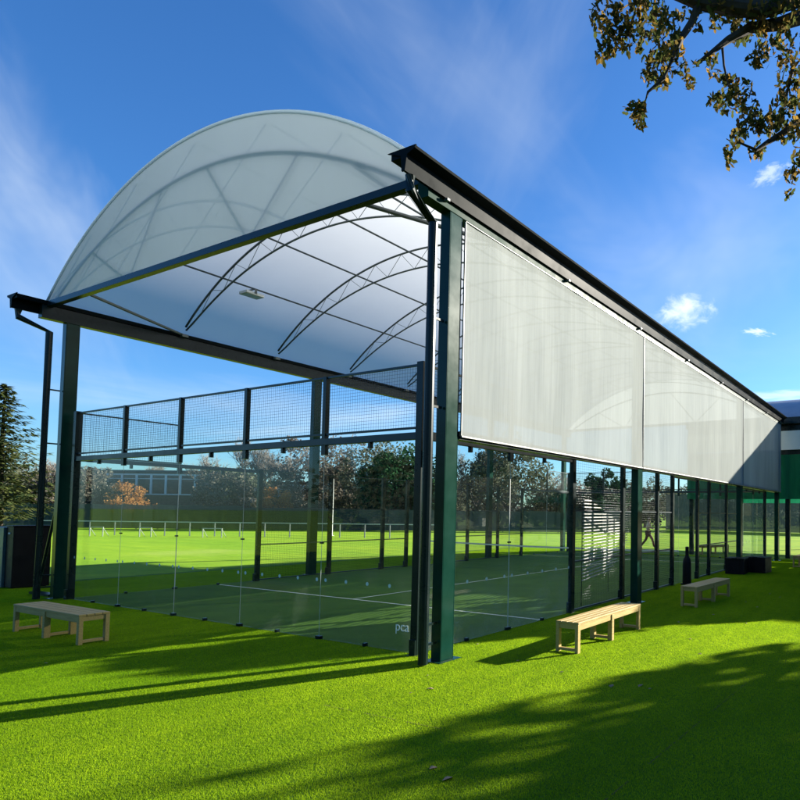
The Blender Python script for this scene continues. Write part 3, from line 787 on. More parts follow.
# ------------------------------------------------------------------ distant school buildings
def building(name, a, b, ztop, zw0, zw1, nwin, depth, label):
    a = Vector(a); b = Vector(b); a.z = b.z = 0; d = (b-a).normalized(); n = Vector((-d.y, d.x, 0)); L = (b-a).length
    t = thing(name, label, 'building', a)
    def slab(u0, u1, w0, w1, z0, z1, mb):
        k = len(mb.v)
        for z in (z0, z1):
            for (u, w) in ((u0, w0), (u1, w0), (u1, w1), (u0, w1)): mb.v.append(tuple(a+d*u+n*w+Vector((0, 0, z))))
        mb.f += [tuple(k+i for i in q) for q in ((3, 2, 1, 0), (4, 5, 6, 7), (0, 1, 5, 4), (1, 2, 6, 5), (2, 3, 7, 6), (3, 0, 4, 7))]
        return mb
    part(slab(0, L, 0, depth, 0, ztop-0.25, MB()), 'wall', 'brick', t)
    part(slab(-0.3, L+0.3, -0.4, depth+0.3, ztop-0.248, ztop, MB()), 'roof', 'roof_dark', t)
    ww = L/nwin
    for k in range(nwin):
        u0 = k*ww; mb = MB()
        slab(u0+0.0, u0+0.16, -0.12, -0.003, zw0, zw1, mb); slab(u0+ww-0.16, u0+ww-0.003, -0.12, -0.003, zw0, zw1, mb)
        slab(u0+0.161, u0+ww-0.161, -0.12, -0.003, zw0, zw0+0.16, mb); slab(u0+0.161, u0+ww-0.161, -0.12, -0.003, zw1-0.2, zw1, mb)
        slab(u0+0.161, u0+ww-0.161, -0.11, -0.004, zw1-0.75, zw1-0.66, mb)
        w = part(mb, 'window', 'white_paint', t)
        part(slab(u0+0.161, u0+ww-0.161, -0.05, -0.02, zw0+0.161, zw1-0.201, MB()), 'pane', 'window_glass', w)
building('school_building', at(92, 505, 85), at(224, 505, 85), 7.4, 3.9, 6.9, 9, 8, 'flat-roofed school block with a band of white-framed windows, behind the left orange tree')
building('school_building', at(243, 505, 88), at(374, 506, 88), 6.1, 3.9, 5.7, 11, 8, 'low school block with white mullioned windows, behind the bare trees in the middle')
q = at(479, 527, 83); q.z = 0
t = thing('field_shed', 'small pale shed with a dark roof far across the field', 'shed', q)
part(MB().box(q.x-1.3, q.x+1.3, q.y-0.9, q.y+0.9, 0, 1.5), 'wall', 'fascia', t)
part(MB().box(q.x-1.8, q.x+1.8, q.y-1.2, q.y+1.2, 1.502, 1.75), 'roof', 'roof_dark', t)
part(MB().box(q.x-0.4, q.x+0.3, q.y-0.93, q.y-0.903, 0, 1.3), 'door', 'roof_dark', t)

# ------------------------------------------------------------------ trees
def rvec(): 
    while True:
        v = Vector((random.uniform(-1, 1), random.uniform(-1, 1), random.uniform(-1, 1)))
        if 0.05 < v.length < 1: return v
def leaf(mb, p, s, elong=1.7, droop=0.0):
    n = rvec().normalized(); t = rvec(); t = (t-n*t.dot(n)).normalized(); t.z -= droop; t.normalize(); w = n.cross(t).normalized()
    mb.quad(p-t*s*elong*0.5, p+w*s*0.5, p+t*s*elong*0.5, p-w*s*0.5)
def limbs(mb, p, d, L, r, depth, tips, spread=0.6, upb=0.25, kids=(2, 4), segs=4, minr=0.008):
    pts = [p]; rs = [r]; q = Vector(p); dd = Vector(d).normalized()
    for k in range(segs):
        dd = (dd+rvec()*0.22+Vector((0, 0, upb*0.12))).normalized(); q = q+dd*(L/segs); pts.append(q.copy()); rs.append(max(minr, r*(1-0.55*(k+1)/segs)))
    mb.tube(pts, rs, 6 if r > 0.06 else 4, False)
    if depth == 0:
        tips.append(pts[-1]); tips.append(pts[-2]); return
    for k in range(random.randint(*kids)):
        i = random.randint(max(1, segs//2), segs); dv = (dd+rvec()*spread+Vector((0, 0, upb*0.5))).normalized()
        limbs(mb, pts[i], dv, L*random.uniform(0.6, 0.82), max(minr, rs[i]*0.7), depth-1, tips, spread, upb, kids, segs, minr)
def tree(name, base, h, rad, leafmat, label, nleaf=2500, size=0.35, bark='bark', cat='tree', group=None, depth=4, trunk=0.28, zlow=0.35, clumps=26, bare=0.0, squash=1.0, spread=0.75):
    base = Vector(base); base.z = 0
    t = thing(name, label, cat, base, group)
    mb = MB(); tips = []
    pts = [base+Vector((0, 0, -0.05)), base+Vector((0.05*h*random.uniform(-1, 1)*0.5, 0, h*zlow*0.5)), base+Vector((0.03*h*random.uniform(-1, 1), 0.02*h*random.uniform(-1, 1), h*zlow))]
    tr = trunk*h/10
    mb.tube(pts, [tr*1.3, tr, tr*0.85], 10)
    for k in range(5):
        an = 2*math.pi*k/5+random.uniform(-.4, .4); e = random.uniform(0.5, 1.3)
        limbs(mb, pts[-1]-Vector((0, 0, random.uniform(0, 0.1*h))), (math.cos(an), math.sin(an), e), h*(1-zlow)*0.40, tr*0.55, depth-1, tips, spread, 0.3, (2, 3), 4, 0.012*h/10)
    # keep the twigs inside the crown ellipsoid
    cz = base.z+h*(zlow+1)/2; hz = h*(1-zlow)/2
    part(mb, 'trunk', bark, t, fix=False)
    cl = []
    for k in range(clumps):
        v = rvec(); v = v.normalized()*(v.length**0.45)
        cl.append((base+Vector((v.x*rad, v.y*rad*squash, 0))+Vector((0, 0, cz+v.z*hz)), random.uniform(0.18, 0.36)*rad))
    mb = MB()
    for k in range(nleaf):
        if tips and random.random() < bare: c = random.choice(tips); rr_ = 0.12*rad
        else: c, rr_ = random.choice(cl)
        v = rvec(); leaf(mb, c+v.normalized()*(v.length**0.6)*rr_*1.0 if True else c, size*random.uniform(0.6, 1.4))
    part(mb, 'crown', leafmat, t, fix=False)
    return t
def bare_tree(base, h, label, name='bare_tree', group='bare winter trees beyond the field', r=0.2, depth=5, bark='bark_pale', leaves=0):
    base = Vector(base); base.z = 0
    t = thing(name, label, 'tree', base, group)
    mb = MB(); tips = []
    mb.tube([base, base+Vector((0, 0, h*0.25))], [r*1.2, r], 8)
    for k in range(6):
        an = 2*math.pi*k/6+random.uniform(-.4, .4)
        limbs(mb, base+Vector((0, 0, h*random.uniform(0.17, 0.25))), (math.cos(an)*0.6, math.sin(an)*0.6, 1.2), h*0.27, r*0.6, depth-1, tips, 0.55, 0.35, (2, 4), 4, 0.022)
    part(mb, 'trunk', bark, t, fix=False)
    mb = MB()
    for c in tips:
        for k in range(3):
            d = (rvec()+Vector((0, 0, 0.6))).normalized(); w = 0.012*h/10+0.008
            e = c+d*random.uniform(0.4, 1.0)*h/10; s = d.cross(Vector((CR.x, CR.y, 0.3))).normalized()*w
            mb.tri(c-s, c+s, e)
        for k in range(leaves): leaf(mb, c+rvec()*0.5, 0.22)
    part(mb, 'twigs', 'brown_leaf' if leaves else bark, t, fix=False)
    return t
def conifer(base, h, rad, label):
    base = Vector(base); base.z = 0
    t = thing('conifer_tree', label, 'tree', base)
    part(MB().tube([base, base+Vector((0, 0, h*0.97))], [0.3, 0.03], 8), 'trunk', 'bark', t)
    mb = MB()
    for k in range(150):
        f = (k+0.5)/150; z = h*(0.10+0.88*f); an = k*2.4+random.uniform(-.3, .3); L = rad*(1-f)**0.8*random.uniform(0.65, 1.12)+0.25
        d = Vector((math.cos(an), math.sin(an), 0))
        for j in range(int(20+52*(1-f))):
            s = random.uniform(0.1, 1.0); p = base+d*(L*s)+Vector((0, 0, z+0.10*L*s*s-0.02*L))
            side = Vector((-d.y, d.x, 0))*random.uniform(-1, 1)*0.28*L*(1.05-s*0.7)
            p = p+side+Vector((0, 0, random.uniform(-0.16, 0.05)))
            tt = (d*0.8+side.normalized()*0.5+Vector((0, 0, random.uniform(-0.5, 0.15)))).normalized(); w = tt.cross(Vector((0, 0, 1))).normalized()
            s2 = random.uniform(0.22, 0.42); mb.quad(p-tt*s2*0.7, p+w*s2*0.28, p+tt*s2*0.8, p-w*s2*0.28)
    part(mb, 'crown', 'conifer_leaf', t, fix=False)
conifer(at(-2, 520, 44), 11.3, 4.2, 'tall spreading conifer at the left edge of the field')
for (u, d, h, lab) in ((262, 74, 11.2, 'bare spreading tree just right of the first glass wall post'), (38, 80, 8.6, 'faint bare tree behind the left downpipe'), (476, 72, 10.6, 'bare upright tree just right of the near corner column'), (210, 84, 9.8, 'bare tree rising over the right end of the left school block'), (150, 92, 9.5, 'bare tree over the middle of the left school block')):
    bare_tree(at(u, 520, d), h, lab)
for (u, d, h, rad, mt, lab, b) in (
    (308, 78, 11.6, 4.2, 'brown_leaf', 'tall russet tree with gaps left of the second canopy column', 0.45),
    (348, 84, 11.6, 5.2, 'brown_leaf', 'broad russet tree behind the white pole', 0.4),
    (382, 76, 10.6, 4.2, 'olive_leaf', 'tall olive tree against the evergreen left flank', 0.3),
    (512, 72, 10.6, 4.6, 'olive_leaf', 'round-headed dark tree seen through the side glass', 0.2),
    (490, 80, 9.5, 4.0, 'olive_leaf', 'dense olive tree between the bare tree and the round-headed tree', 0.2),
    (560, 82, 6.2, 5.5, 'brown_leaf', 'low russet thicket tree right of the side glass joint', 0.15),
    (585, 78, 5.8, 3.6, 'olive_leaf', 'small olive tree behind the first side wall post', 0.15),
    (602, 76, 7.4, 2.6, 'ever_leaf', 'small dark evergreen tree seen above the first mesh panel', 0.1),
    (645, 86, 6.6, 4.2, 'olive_leaf', 'olive tree behind the second right column', 0.2),
    (240, 82, 7.8, 4.6, 'olive_leaf', 'olive tree between the two school blocks', 0.2),
    (222, 78, 6.2, 3.4, 'brown_leaf', 'low russet tree at the right end of the left school block', 0.2),
    (82, 80, 7.4, 3.4, 'brown_leaf', 'russet tree at the left end of the left school block', 0.3),
    (58, 74, 6.6, 3.6, 'brown_leaf', 'russet tree behind the left canopy column', 0.3),
    (22, 76, 6.4, 4.2, 'olive_leaf', 'low olive tree behind the conifer', 0.2),
    (-25, 70, 9, 5, 'olive_leaf', 'olive tree cut by the left picture edge', 0.2),
    (435, 84, 7.0, 4.6, 'olive_leaf', 'low olive tree behind the near corner column', 0.2),
    (690, 95, 6.5, 5, 'olive_leaf', 'olive tree beyond the tall green fence, behind the post cover', 0.2),
    (740, 95, 6.8, 5, 'ever_leaf', 'dark evergreen beyond the tall green fence, behind the black boxes', 0.1),
    (785, 95, 6.5, 5, 'olive_leaf', 'olive tree beyond the tall green fence at the right edge', 0.2)):
    tree('field_tree', at(u, 520, d), h, rad, mt, lab, 6500, 0.21, group='trees beyond the field', bare=b, zlow=0.16 if h < 8 else 0.24, clumps=42)
def hedge(a, b, w, h, mat, label, n):
    a = Vector(a); b = Vector(b); a.z = b.z = 0; d = (b-a).normalized(); nn = Vector((-d.y, d.x, 0)); L = (b-a).length
    t = thing('hedge', label, 'hedge', a)
    bumps = [(random.uniform(0, L), random.uniform(1.5, 4), random.uniform(-0.35, 0.4)*h*0.5) for _ in range(int(L/2.2))]
    mb = MB()
    for k in range(n):
        u = random.uniform(0, L); top = h*0.85+sum(q*math.exp(-((u-c)/r)**2) for c, r, q in bumps)
        z = top*random.random()**0.6; leaf(mb, a+d*u+nn*random.uniform(-w, w)*(1-0.5*(z/top)**2)+Vector((0, 0, z)), random.uniform(0.18, 0.34))
    part(mb, 'foliage', mat, t, fix=False)
    mb = MB()
    for k in range(int(L/1.5)):
        p = a+d*(k*1.5+random.uniform(0, 1)); mb.tube([p, p+Vector((random.uniform(-.3, .3), random.uniform(-.3, .3), h*0.7))], [0.06, 0.02], 5, False)
    part(mb, 'stems', 'bark', t, fix=False)
hedge(at(420, 520, 86), at(660, 520, 90), 1.6, 4.6, 'brown_leaf', 'long ragged russet hedge beyond the field seen through the side glass', 9000)
hedge(at(-60, 520, 70), at(92, 520, 78), 1.5, 3.4, 'olive_leaf', 'dull olive hedge behind the left end of the windbreak fence', 5000)
hedge(at(222, 520, 82), at(425, 520, 82), 1.5, 3.6, 'olive_leaf', 'dull olive hedge before the low school block', 7000)
tree('evergreen_tree', at(405, 520, 66), 8.4, 4.6, 'ever_leaf', 'big dark evergreen tree near the corner post', 9000, 0.26, zlow=0.08, clumps=60)
tree('evergreen_tree', at(428, 520, 64), 5.4, 2.6, 'ever_leaf', 'lower evergreen beside the big one, partly behind the corner post', 3500, 0.26, zlow=0.06, clumps=30)
tree('orange_tree', at(276, 522, 60), 4.1, 1.5, 'orange_leaf', 'small orange autumn tree just right of the first glass wall post', 2600, 0.13, zlow=0.3, depth=3, clumps=46, bare=0.3, trunk=0.2)
tree('orange_tree', at(126, 522, 60), 4.3, 1.7, 'orange_leaf', 'pale orange autumn tree before the left school block', 2600, 0.13, zlow=0.26, depth=3, clumps=46, bare=0.3, trunk=0.2)
tree('orange_tree', at(248, 522, 64), 3.2, 1.3, 'brown_leaf', 'small russet tree left of the first glass wall post', 900, 0.2, zlow=0.35, depth=3, clumps=14, trunk=0.2)

# ---- the oak whose branches hang into the top right corner
oak = thing('oak_tree', 'autumn oak whose leafy branches hang into the top right corner', 'tree', (10.6, 0.5, 0))
mb = MB(); O = Vector((10.6, 0.5, 0))
fork = Vector((10.2, 0.4, 5.2))
mb.tube([O+Vector((0, 0, -0.05)), O+Vector((-0.1, 0, 2.4)), fork], [0.62, 0.48, 0.42], 14)
twigtips = []
def chain(pix, r0, r1, D, n=8):
    P = [at(u, v, d) if len(p_) == 3 else None for p_ in pix for (u, v, d) in [p_]]
    rs = [r0+(r1-r0)*k/(len(P)-1) for k in range(len(P))]
    mb.tube(P, rs, n); return P
D0 = 8.2
lim = [fork+Vector((0, 0, -0.3)), Vector((8.4, 0.5, 6.9)), at(815, -8, D0+0.2), at(760, 10, D0), at(700, 2, D0), at(640, -22, D0-0.2), at(600, -60, D0-0.4)]
mb.tube(lim, [0.26, 0.2, 0.13, 0.115, 0.10, 0.07, 0.03], 10)
chain([(700, 2, D0), (692, 22, D0), (680, 40, D0-0.1), (674, 55, D0-0.2), (664, 78, D0-0.3), (648, 92, D0-0.3), (642, 112, D0-0.3)], 0.065, 0.008, 0)
chain([(815, 12, D0+0.3), (780, 24, D0+0.2), (750, 28, D0+0.2), (728, 40, D0+0.1), (712, 52, D0), (700, 60, D0)], 0.11, 0.01, 0)
chain([(722, 44, D0+0.1), (724, 66, D0), (728, 84, D0), (734, 100, D0)], 0.02, 0.006, 0)
chain([(840, 108, D0+0.5), (800, 118, D0+0.4), (785, 132, D0+0.3), (768, 142, D0+0.3), (756, 150, D0+0.2), (738, 142, D0+0.1)], 0.07, 0.012, 0)
chain([(815, 40, D0+0.3), (792, 70, D0+0.3), (786, 98, D0+0.3), (772, 112, D0+0.3)], 0.04, 0.008, 0)
chain([(840, 150, D0+0.6), (805, 168, D0+0.5), (790, 180, D0+0.4)], 0.03, 0.006, 0)
lim2 = [fork, fork+Vector((0.8, 1.6, 2.0)), fork+Vector((1.6, 3.2, 3.4))]
mb.tube(lim2, [0.3, 0.18, 0.05], 8)
mb.tube([fork, fork+Vector((1.6, -1.0, 2.2)), fork+Vector((3.2, -2.0, 3.2))], [0.3, 0.18, 0.05], 8)
mb.tube([fork, fork+Vector((-0.4, -0.4, 3.0)), fork+Vector((0.2, -0.2, 6.0))], [0.32, 0.2, 0.05], 8)
part(mb, 'trunk', 'bark', oak, fix=False)
mb = MB()
def spray(u, v, ru, rv, n, d):
    """a leafy twig: leaves scattered in an ellipsoid of real size around a point in space"""
    c = at(u, v, d); k = d/F
    for _ in range(int(n*1.5)):
        w = rvec(); w = w.normalized()*w.length**0.8
        p = c+CR*(w.x*ru*k)-CU*(w.y*rv*k)+FW*(w.z*max(ru, rv)*k*0.9)
        s = random.uniform(0.038, 0.082)
        nrm = rvec().normalized(); t = (rvec()+Vector((0, 0, -0.8))); t = (t-nrm*t.dot(nrm)).normalized(); s_ = nrm.cross(t)
        L = s*1.35
        b = len(mb.v)
        for a_, w_ in ((0, 0), (0.25, 0.34), (0.45, 0.24), (0.7, 0.40), (1.0, 0.0), (0.7, -0.40), (0.45, -0.24), (0.25, -0.34)):
            mb.v.append(tuple(p+t*(a_-0.5)*L*1.5+s_*w_*s+nrm*(0.15*s*math.sin(a_*3))))
        mb.f.append(tuple(range(b, b+8)))
for s in ((604, 18, 16, 18, 70), (612, 40, 12, 14, 45), (604, 52, 10, 11, 30), (630, 14, 18, 16, 60), (632, 38, 14, 16, 50), (650, 24, 16, 18, 60), (650, 6, 18, 10, 40),
          (668, 36, 13, 24, 80), (672, 58, 14, 16, 60), (655, 66, 14, 14, 50), (661, 82, 9, 9, 26), (648, 76, 8, 8, 20), (684, 72, 6, 8, 14), (690, 84, 5, 9, 12),
          (637, 110, 10, 8, 36), (641, 122, 7, 9, 22), (628, 110, 4, 4, 5), (711, 60, 7, 8, 18), (714, 74, 6, 5, 10), (696, 64, 4, 4, 5),
          (730, 84, 10, 9, 30), (728, 102, 16, 12, 50), (740, 92, 14, 12, 36), (716, 100, 8, 8, 16), (750, 110, 10, 10, 24),
          (735, 14, 14, 12, 40), (745, 26, 16, 14, 50), (765, 12, 18, 14, 46), (790, 10, 18, 14, 46), (768, 40, 16, 14, 40), (756, 56, 10, 9, 24), (762, 60, 8, 8, 16), (785, 48, 14, 16, 44),
          (788, 78, 12, 18, 44), (794, 100, 14, 16, 50), (780, 108, 12, 12, 34), (766, 122, 14, 12, 44), (750, 126, 14, 10, 40), (757, 152, 9, 9, 24), (737, 138, 7, 8, 20), (730, 152, 5, 14, 22),
          (783, 132, 12, 12, 34), (797, 128, 10, 12, 30), (798, 158, 6, 8, 14), (792, 176, 9, 8, 20), (790, 194, 5, 4, 5), (740, 36, 10, 8, 18), (716, 20, 10, 10, 14), (812, 60, 16, 50, 90), (815, 140, 14, 40, 60), (700, 26, 6, 6, 8), (690, 8, 16, 8, 20), (720, 4, 18, 8, 30)):
    spray(*s, D0+random.uniform(-0.35, 0.45))
for k in range(2600):       # the rest of the crown, round its own limbs
    c = random.choice(((11.2, 2.2, 8.0), (12.4, -0.8, 8.2), (10.2, 0.2, 10.2), (13.0, 1.5, 7.2), (9.6, 2.6, 8.8), (11.0, -2.2, 9.2)))
    v = rvec(); leaf(mb, Vector(c)+v*1.9, 0.13)
part(mb, 'crown', 'oak_leaf', oak, fix=False)

# ---- trees on the right whose shadows fall over the lawn
random.seed(23)
tree('oak_tree', (18.6, 14.4, 0), 12.0, 5.2, 'oak_leaf', 'broad autumn tree on the lawn right of the court', 16000, 0.26, zlow=0.36, clumps=90)
tree('oak_tree', (15.0, 13.6, 0), 7.8, 3.5, 'oak_leaf', 'smaller autumn tree before the broad one right of the court', 10000, 0.24, zlow=0.34, clumps=60)
for k in range(7): tree('unseen_tree', (38+random.uniform(-3, 3), -18+k*13, 0), random.uniform(7, 9), 6.2, 'olive_leaf', 'unseen olive tree added along the right side to darken the glass reflections', 3500, 0.42, group='unseen trees added right of the lawn', zlow=0.06, clumps=50, depth=3)  # unseen row added to block the bright horizon reflected in the side glass
for k in range(8): tree('unseen_tree', (-38+k*9.5, -34+random.uniform(-3, 3), 0), random.uniform(8, 10), 5.6, 'olive_leaf', 'unseen olive tree added behind the camera to darken the front glass reflections', 3500, 0.42, group='unseen trees added across the lawn', zlow=0.06, clumps=50, depth=3)  # row behind the camera, added only to darken the front glass reflections
tree('unseen_shade_tree', (5.85, 14.6, 0), 5.15, 2.1, 'oak_leaf', 'unseen low round tree shaped to shade the near right part of the court', 7000, 0.16, zlow=0.22, clumps=40, depth=3)  # out of view; crown sized to shade the court but not the side screen

tree('unseen_shade_tree', (6.75, 14.7, 0), 6.7, 0.9, 'oak_leaf', 'unseen slim tree with a small round crown shaped to shade the ground before the front glass', 9000, 0.15, zlow=0.72, clumps=70, depth=2)  # unseen occluder, its crown placed to fill the shade before the front wall
# fallen leaves on the turf
lm = MB(); lm.v = [(-0.05, 0, 0.0), (-0.01, -0.028, 0.018), (0.05, 0, 0.006), (-0.01, 0.028, 0.022), (0.0, 0.0, 0.034)]; lm.f = [(0, 1, 4), (1, 2, 4), (2, 3, 4), (3, 0, 4), (0, 3, 2, 1)]
fl = None
spots = [(3.0, -0.01, 1), (3.28, 0.15, 1), (3.05, -2.67, 1.15), (2.82, -2.58, 0.9), (1.32, -1.08, 0.9), (1.25, -1.3, 0.6), (3.42, 0.1, 0.6), (3.36, 1.95, 0.7), (2.89, 2.82, 0.7), (-0.77, -0.74, 0.5), (2.2, 0.2, 0.7), (1.4, 0.4, 0.6), (2.5, 5.2, 0.8), (3.0, 6.6, 0.8), (2.6, 7.2, 0.7), (3.1, 8.4, 0.8), (2.2, 4.1, 0.7), (-3.6, -2.6, 0.5), (0.9, -0.7, 0.5), (0.3, 0.9, 0.7), (2.75, 8.9, 0.8), (3.3, 4.6, 0.7)]
for (x, y, s) in spots:
    if fl is None: o = fl = lm.build('fallen_leaf', 'dead_leaf')
    else: o = fl.copy(); col.objects.link(o)
    o.location = (x, y, 0.012); o.rotation_euler = (random.uniform(-.2, .2), random.uniform(-.2, .2), random.uniform(0, 6.28)); o.scale = (s, s*random.uniform(0.8, 1.4), s*0.55)
    tag(o, 'dry brown leaf lying on the green turf', 'fallen leaf', 'fallen leaves on the turf')

# ------------------------------------------------------------------ a person far across the grass
def person(loc, rz):
    t = thing('person', 'person in pale pink top and dark red trousers striding on the grass beyond the court', 'person', loc)
    V = {'pel': (0, 0, 0.95), 'bel': (0, 0.01, 1.12), 'che': (0.03, 0, 1.34), 'nk': (0.05, 0, 1.50), 'hd': (0.07, 0, 1.60), 'top': (0.06, 0, 1.72),
         'shl': (0.03, 0.17, 1.42), 'ell': (-0.08, 0.25, 1.17), 'hal': (0.08, 0.24, 0.98), 'shr': (0.03, -0.17, 1.42), 'elr': (0.12, -0.27, 1.18), 'har': (0.32, -0.24, 1.12),
         'hil': (0, 0.10, 0.90), 'knl': (0.26, 0.11, 0.52), 'anl': (0.36, 0.11, 0.09), 'tol': (0.53, 0.12, 0.03), 'hir': (0, -0.10, 0.90), 'knr': (-0.13, -0.11, 0.50), 'anr': (-0.42, -0.11, 0.14), 'tor': (-0.30, -0.12, 0.02)}
    Rr = {'pel': .14, 'bel': .125, 'che': .145, 'nk': .055, 'hd': .095, 'top': .07, 'shl': .06, 'ell': .045, 'hal': .035, 'shr': .06, 'elr': .045, 'har': .035, 'hil': .095, 'knl': .06, 'anl': .04, 'tol': .035, 'hir': .095, 'knr': .06, 'anr': .04, 'tor': .035}
    E = [('pel', 'bel'), ('bel', 'che'), ('che', 'nk'), ('nk', 'hd'), ('hd', 'top'), ('che', 'shl'), ('shl', 'ell'), ('ell', 'hal'), ('che', 'shr'), ('shr', 'elr'), ('elr', 'har'), ('pel', 'hil'), ('hil', 'knl'), ('knl', 'anl'), ('anl', 'tol'), ('pel', 'hir'), ('hir', 'knr'), ('knr', 'anr'), ('anr', 'tor')]
    def skin(name, keys, grow, mat):
        ks = list(keys); me = bpy.data.meshes.new(name); me.from_pydata([V[k] for k in ks], [(ks.index(a), ks.index(b)) for a, b in E if a in ks and b in ks], [])
        o = bpy.data.objects.new(name, me); col.objects.link(o); o.parent = t
        me.materials.append(M[mat])
        sk = o.modifiers.new('skin', 'SKIN'); sk.use_smooth_shade = True
        for i, k in enumerate(ks):
            sv = me.skin_vertices[0].data[i]; r = Rr[k]+grow; sv.radius = (r, r); sv.use_root = (i == 0)
        s = o.modifiers.new('sub', 'SUBSURF'); s.levels = 1; s.render_levels = 2
        return o
    skin('body', ['pel']+[k for k in V if k != 'pel'], 0, 'skin')
    skin('top', ['bel', 'che', 'shl', 'shr', 'ell', 'elr'], 0.018, 'pink')
    skin('trousers', ['pel', 'hil', 'knl', 'anl', 'hir', 'knr', 'anr'], 0.016, 'maroon')
    mb = MB()
    for i in range(9):
        for j in range(14):
            th = math.pi*0.55*i/8; ph = 2*math.pi*j/14
            mb.v.append((0.045+0.098*math.sin(th)*math.cos(ph), 0.098*math.sin(th)*math.sin(ph), 1.635+0.115*math.cos(th)))
    for i in range(8):
        for j in range(14): mb.f.append((i*14+j, i*14+(j+1) % 14, (i+1)*14+(j+1) % 14, (i+1)*14+j))
    mb.build('hair', 'hair', t, smooth=True)
    t.rotation_euler = (0, 0, R(rz))
person((-7.7, 24.8, 0), 28)

# ------------------------------------------------------------------ light, sky
EL, AZ = R(19.5), R(29)      # sun towards (+0.5, +0.866)
sd = Vector((math.sin(AZ)*math.cos(EL), math.cos(AZ)*math.cos(EL), math.sin(EL)))
ld = bpy.data.lights.new('sun', 'SUN'); ld.energy = 5.0; ld.angle = R(0.5); ld.color = (1.0, 0.93, 0.80)
lo = bpy.data.objects.new('sun', ld); col.objects.link(lo); lo.rotation_euler = sd.to_track_quat('Z', 'Y').to_euler()
w = bpy.data.worlds.new('World'); sc.world = w; w.use_nodes = True
w.cycles.sampling_method = 'MANUAL'; w.cycles.sample_map_resolution = 512
nt = w.node_tree
for n in list(nt.nodes): nt.nodes.remove(n)
out = N(nt, 'ShaderNodeOutputWorld'); bg = N(nt, 'ShaderNodeBackground'); bg.inputs['Strength'].default_value = 0.053
sky = N(nt, 'ShaderNodeTexSky', sky_type='NISHITA'); sky.sun_disc = False; sky.sun_elevation = EL; sky.sun_rotation = AZ
sky.air_density = 1.0; sky.dust_density = 0.6; sky.ozone_density = 2.5; sky.altitude = 0
hs = N(nt, 'ShaderNodeHueSaturation'); hs.inputs['Saturation'].default_value = 1.18; hs.inputs['Value'].default_value = 1.0
nt.links.new(sky.outputs[0], hs.inputs['Color'])
# clouds: thin cirrus bands and two small cumulus, placed by direction in the sky
tc = N(nt, 'ShaderNodeTexCoord')
def cloud(cur, centre, axis, r1, r2, scale, lo_, hi_, amount, colr, detail=7, warp=1.0):
    c = Vector(centre).normalized(); a = Vector(axis); a = (a-c*a.dot(c)).normalized(); b = c.cross(a)
    def dot(v):
        d = N(nt, 'ShaderNodeVectorMath', operation='DOT_PRODUCT'); nt.links.new(tc.outputs['Generated'], d.inputs[0]); d.inputs[1].default_value = v; return d.outputs['Value']
    def mth(op, x, y):
        m = N(nt, 'ShaderNodeMath', operation=op)
        for s, v in zip(m.inputs, (x, y)):
            if isinstance(v, (int, float)): s.default_value = v
            else: nt.links.new(v, s)
        return m.outputs[0]
    x = mth('DIVIDE', dot(a), r1); y = mth('DIVIDE', dot(b), r2)
    cb = N(nt, 'ShaderNodeCombineXYZ'); nt.links.new(x, cb.inputs[0]); nt.links.new(y, cb.inputs[1])
    n = N(nt, 'ShaderNodeTexNoise'); n.inputs['Scale'].default_value = scale; n.inputs['Detail'].default_value = detail; n.inputs['Roughness'].default_value = 0.6; n.inputs['Distortion'].default_value = 0.4
    nt.links.new(cb.outputs[0], n.inputs['Vector'])
    rad = mth('SQRT', mth('ADD', mth('MULTIPLY', x, x), mth('MULTIPLY', y, y)), 0)
    val = mth('ADD', mth('SUBTRACT', 1.0, rad), mth('MULTIPLY', mth('SUBTRACT', n.outputs['Fac'], 0.5), 2.2*warp))
    mr = N(nt, 'ShaderNodeMapRange', interpolation_type='SMOOTHSTEP'); nt.links.new(val, mr.inputs[0]); mr.inputs[1].default_value = lo_; mr.inputs[2].default_value = hi_; mr.inputs[3].default_value = 0; mr.inputs[4].default_value = amount
    front = mth('GREATER_THAN', dot(c), 0.0)
    fac = mth('MULTIPLY', mr.outputs[0], front)
    return mixc(nt, fac, cur, colr)
CL = 1.0
def sky_col(k): return (9.4*k, 10.5*k, 11.4*k)
cur = mixc(nt, 1.0, hs.outputs[0], (0.66, 1.0, 1.36), 'MULTIPLY')
dirat = lambda u, v: (FW + CR*((u-CX)/F) - CU*((v-CY)/F)).normalized()
ax = lambda p, q: dirat(*q)-dirat(*p)
cur = cloud(cur, dirat(15, 195), ax((0, 110), (80, 270)), 0.22, 0.085, 1.1, -0.1, 1.8, 0.42, sky_col(0.62), 4)
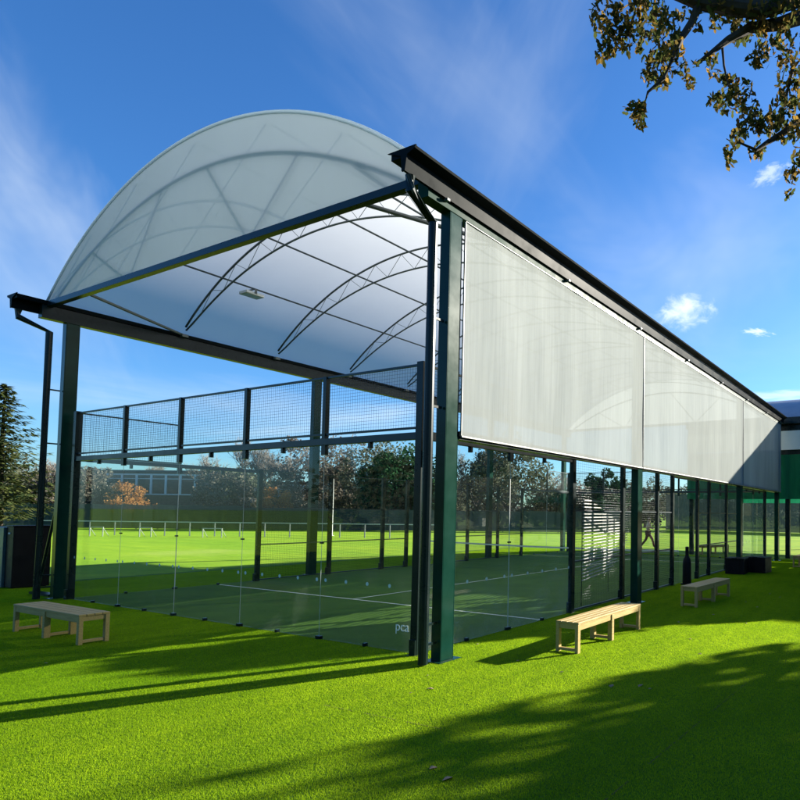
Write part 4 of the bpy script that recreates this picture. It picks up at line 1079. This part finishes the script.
cur = cloud(cur, dirat(-30, 270), ax((0, 200), (60, 300)), 0.26, 0.13, 1.2, -0.1, 1.7, 0.28, sky_col(0.6), 4)
cur = cloud(cur, dirat(420, 70), ax((300, -40), (470, 150)), 0.34, 0.13, 1.0, -0.1, 2.0, 0.22, sky_col(0.6), 4)
cur = cloud(cur, dirat(520, 70), ax((560, 0), (470, 190)), 0.34, 0.11, 1.1, -0.1, 2.0, 0.2, sky_col(0.6), 4)
cur = cloud(cur, dirat(240, 410), ax((100, 380), (400, 420)), 0.34, 0.05, 1.2, -0.1, 1.7, 0.35, sky_col(0.6), 4)
cur = cloud(cur, dirat(370, 420), ax((300, 425), (420, 415)), 0.24, 0.03, 1.2, -0.1, 1.6, 0.45, sky_col(0.65), 5)
cur = cloud(cur, dirat(690, 290), ax((600, 290), (700, 290)), 0.36, 0.22, 1.2, -0.1, 1.8, 0.35, sky_col(0.62), 4)
cur = cloud(cur, dirat(684, 311), ax((660, 311), (700, 311)), 0.052, 0.036, 1.7, 0.05, 1.1, 0.85, sky_col(0.72), 7)
cur = cloud(cur, dirat(757, 332), ax((740, 330), (780, 336)), 0.034, 0.010, 1.9, 0.3, 0.95, 0.75, sky_col(0.72), 9)
cur = cloud(cur, dirat(770, 174), ax((755, 180), (785, 168)), 0.036, 0.020, 1.9, 0.2, 1.0, 0.55, sky_col(0.7), 9)
cur = cloud(cur, dirat(785, 396), ax((700, 396), (800, 394)), 0.16, 0.016, 1.9, 0.2, 1.0, 0.55, sky_col(0.7), 9)
nt.links.new(cur, bg.inputs[0]); nt.links.new(bg.outputs[0], out.inputs[0])

sc.view_settings.view_transform = 'Standard'; sc.view_settings.look = 'None'
sc.view_settings.gamma = 1.0; sc.view_settings.use_curve_mapping = False
sc.view_settings.exposure = 1.7
sc.cycles.transparent_max_bounces = 40; sc.cycles.max_bounces = 6; sc.cycles.diffuse_bounces = 2; sc.cycles.glossy_bounces = 2
sc.cycles.caustics_reflective = False; sc.cycles.caustics_refractive = False
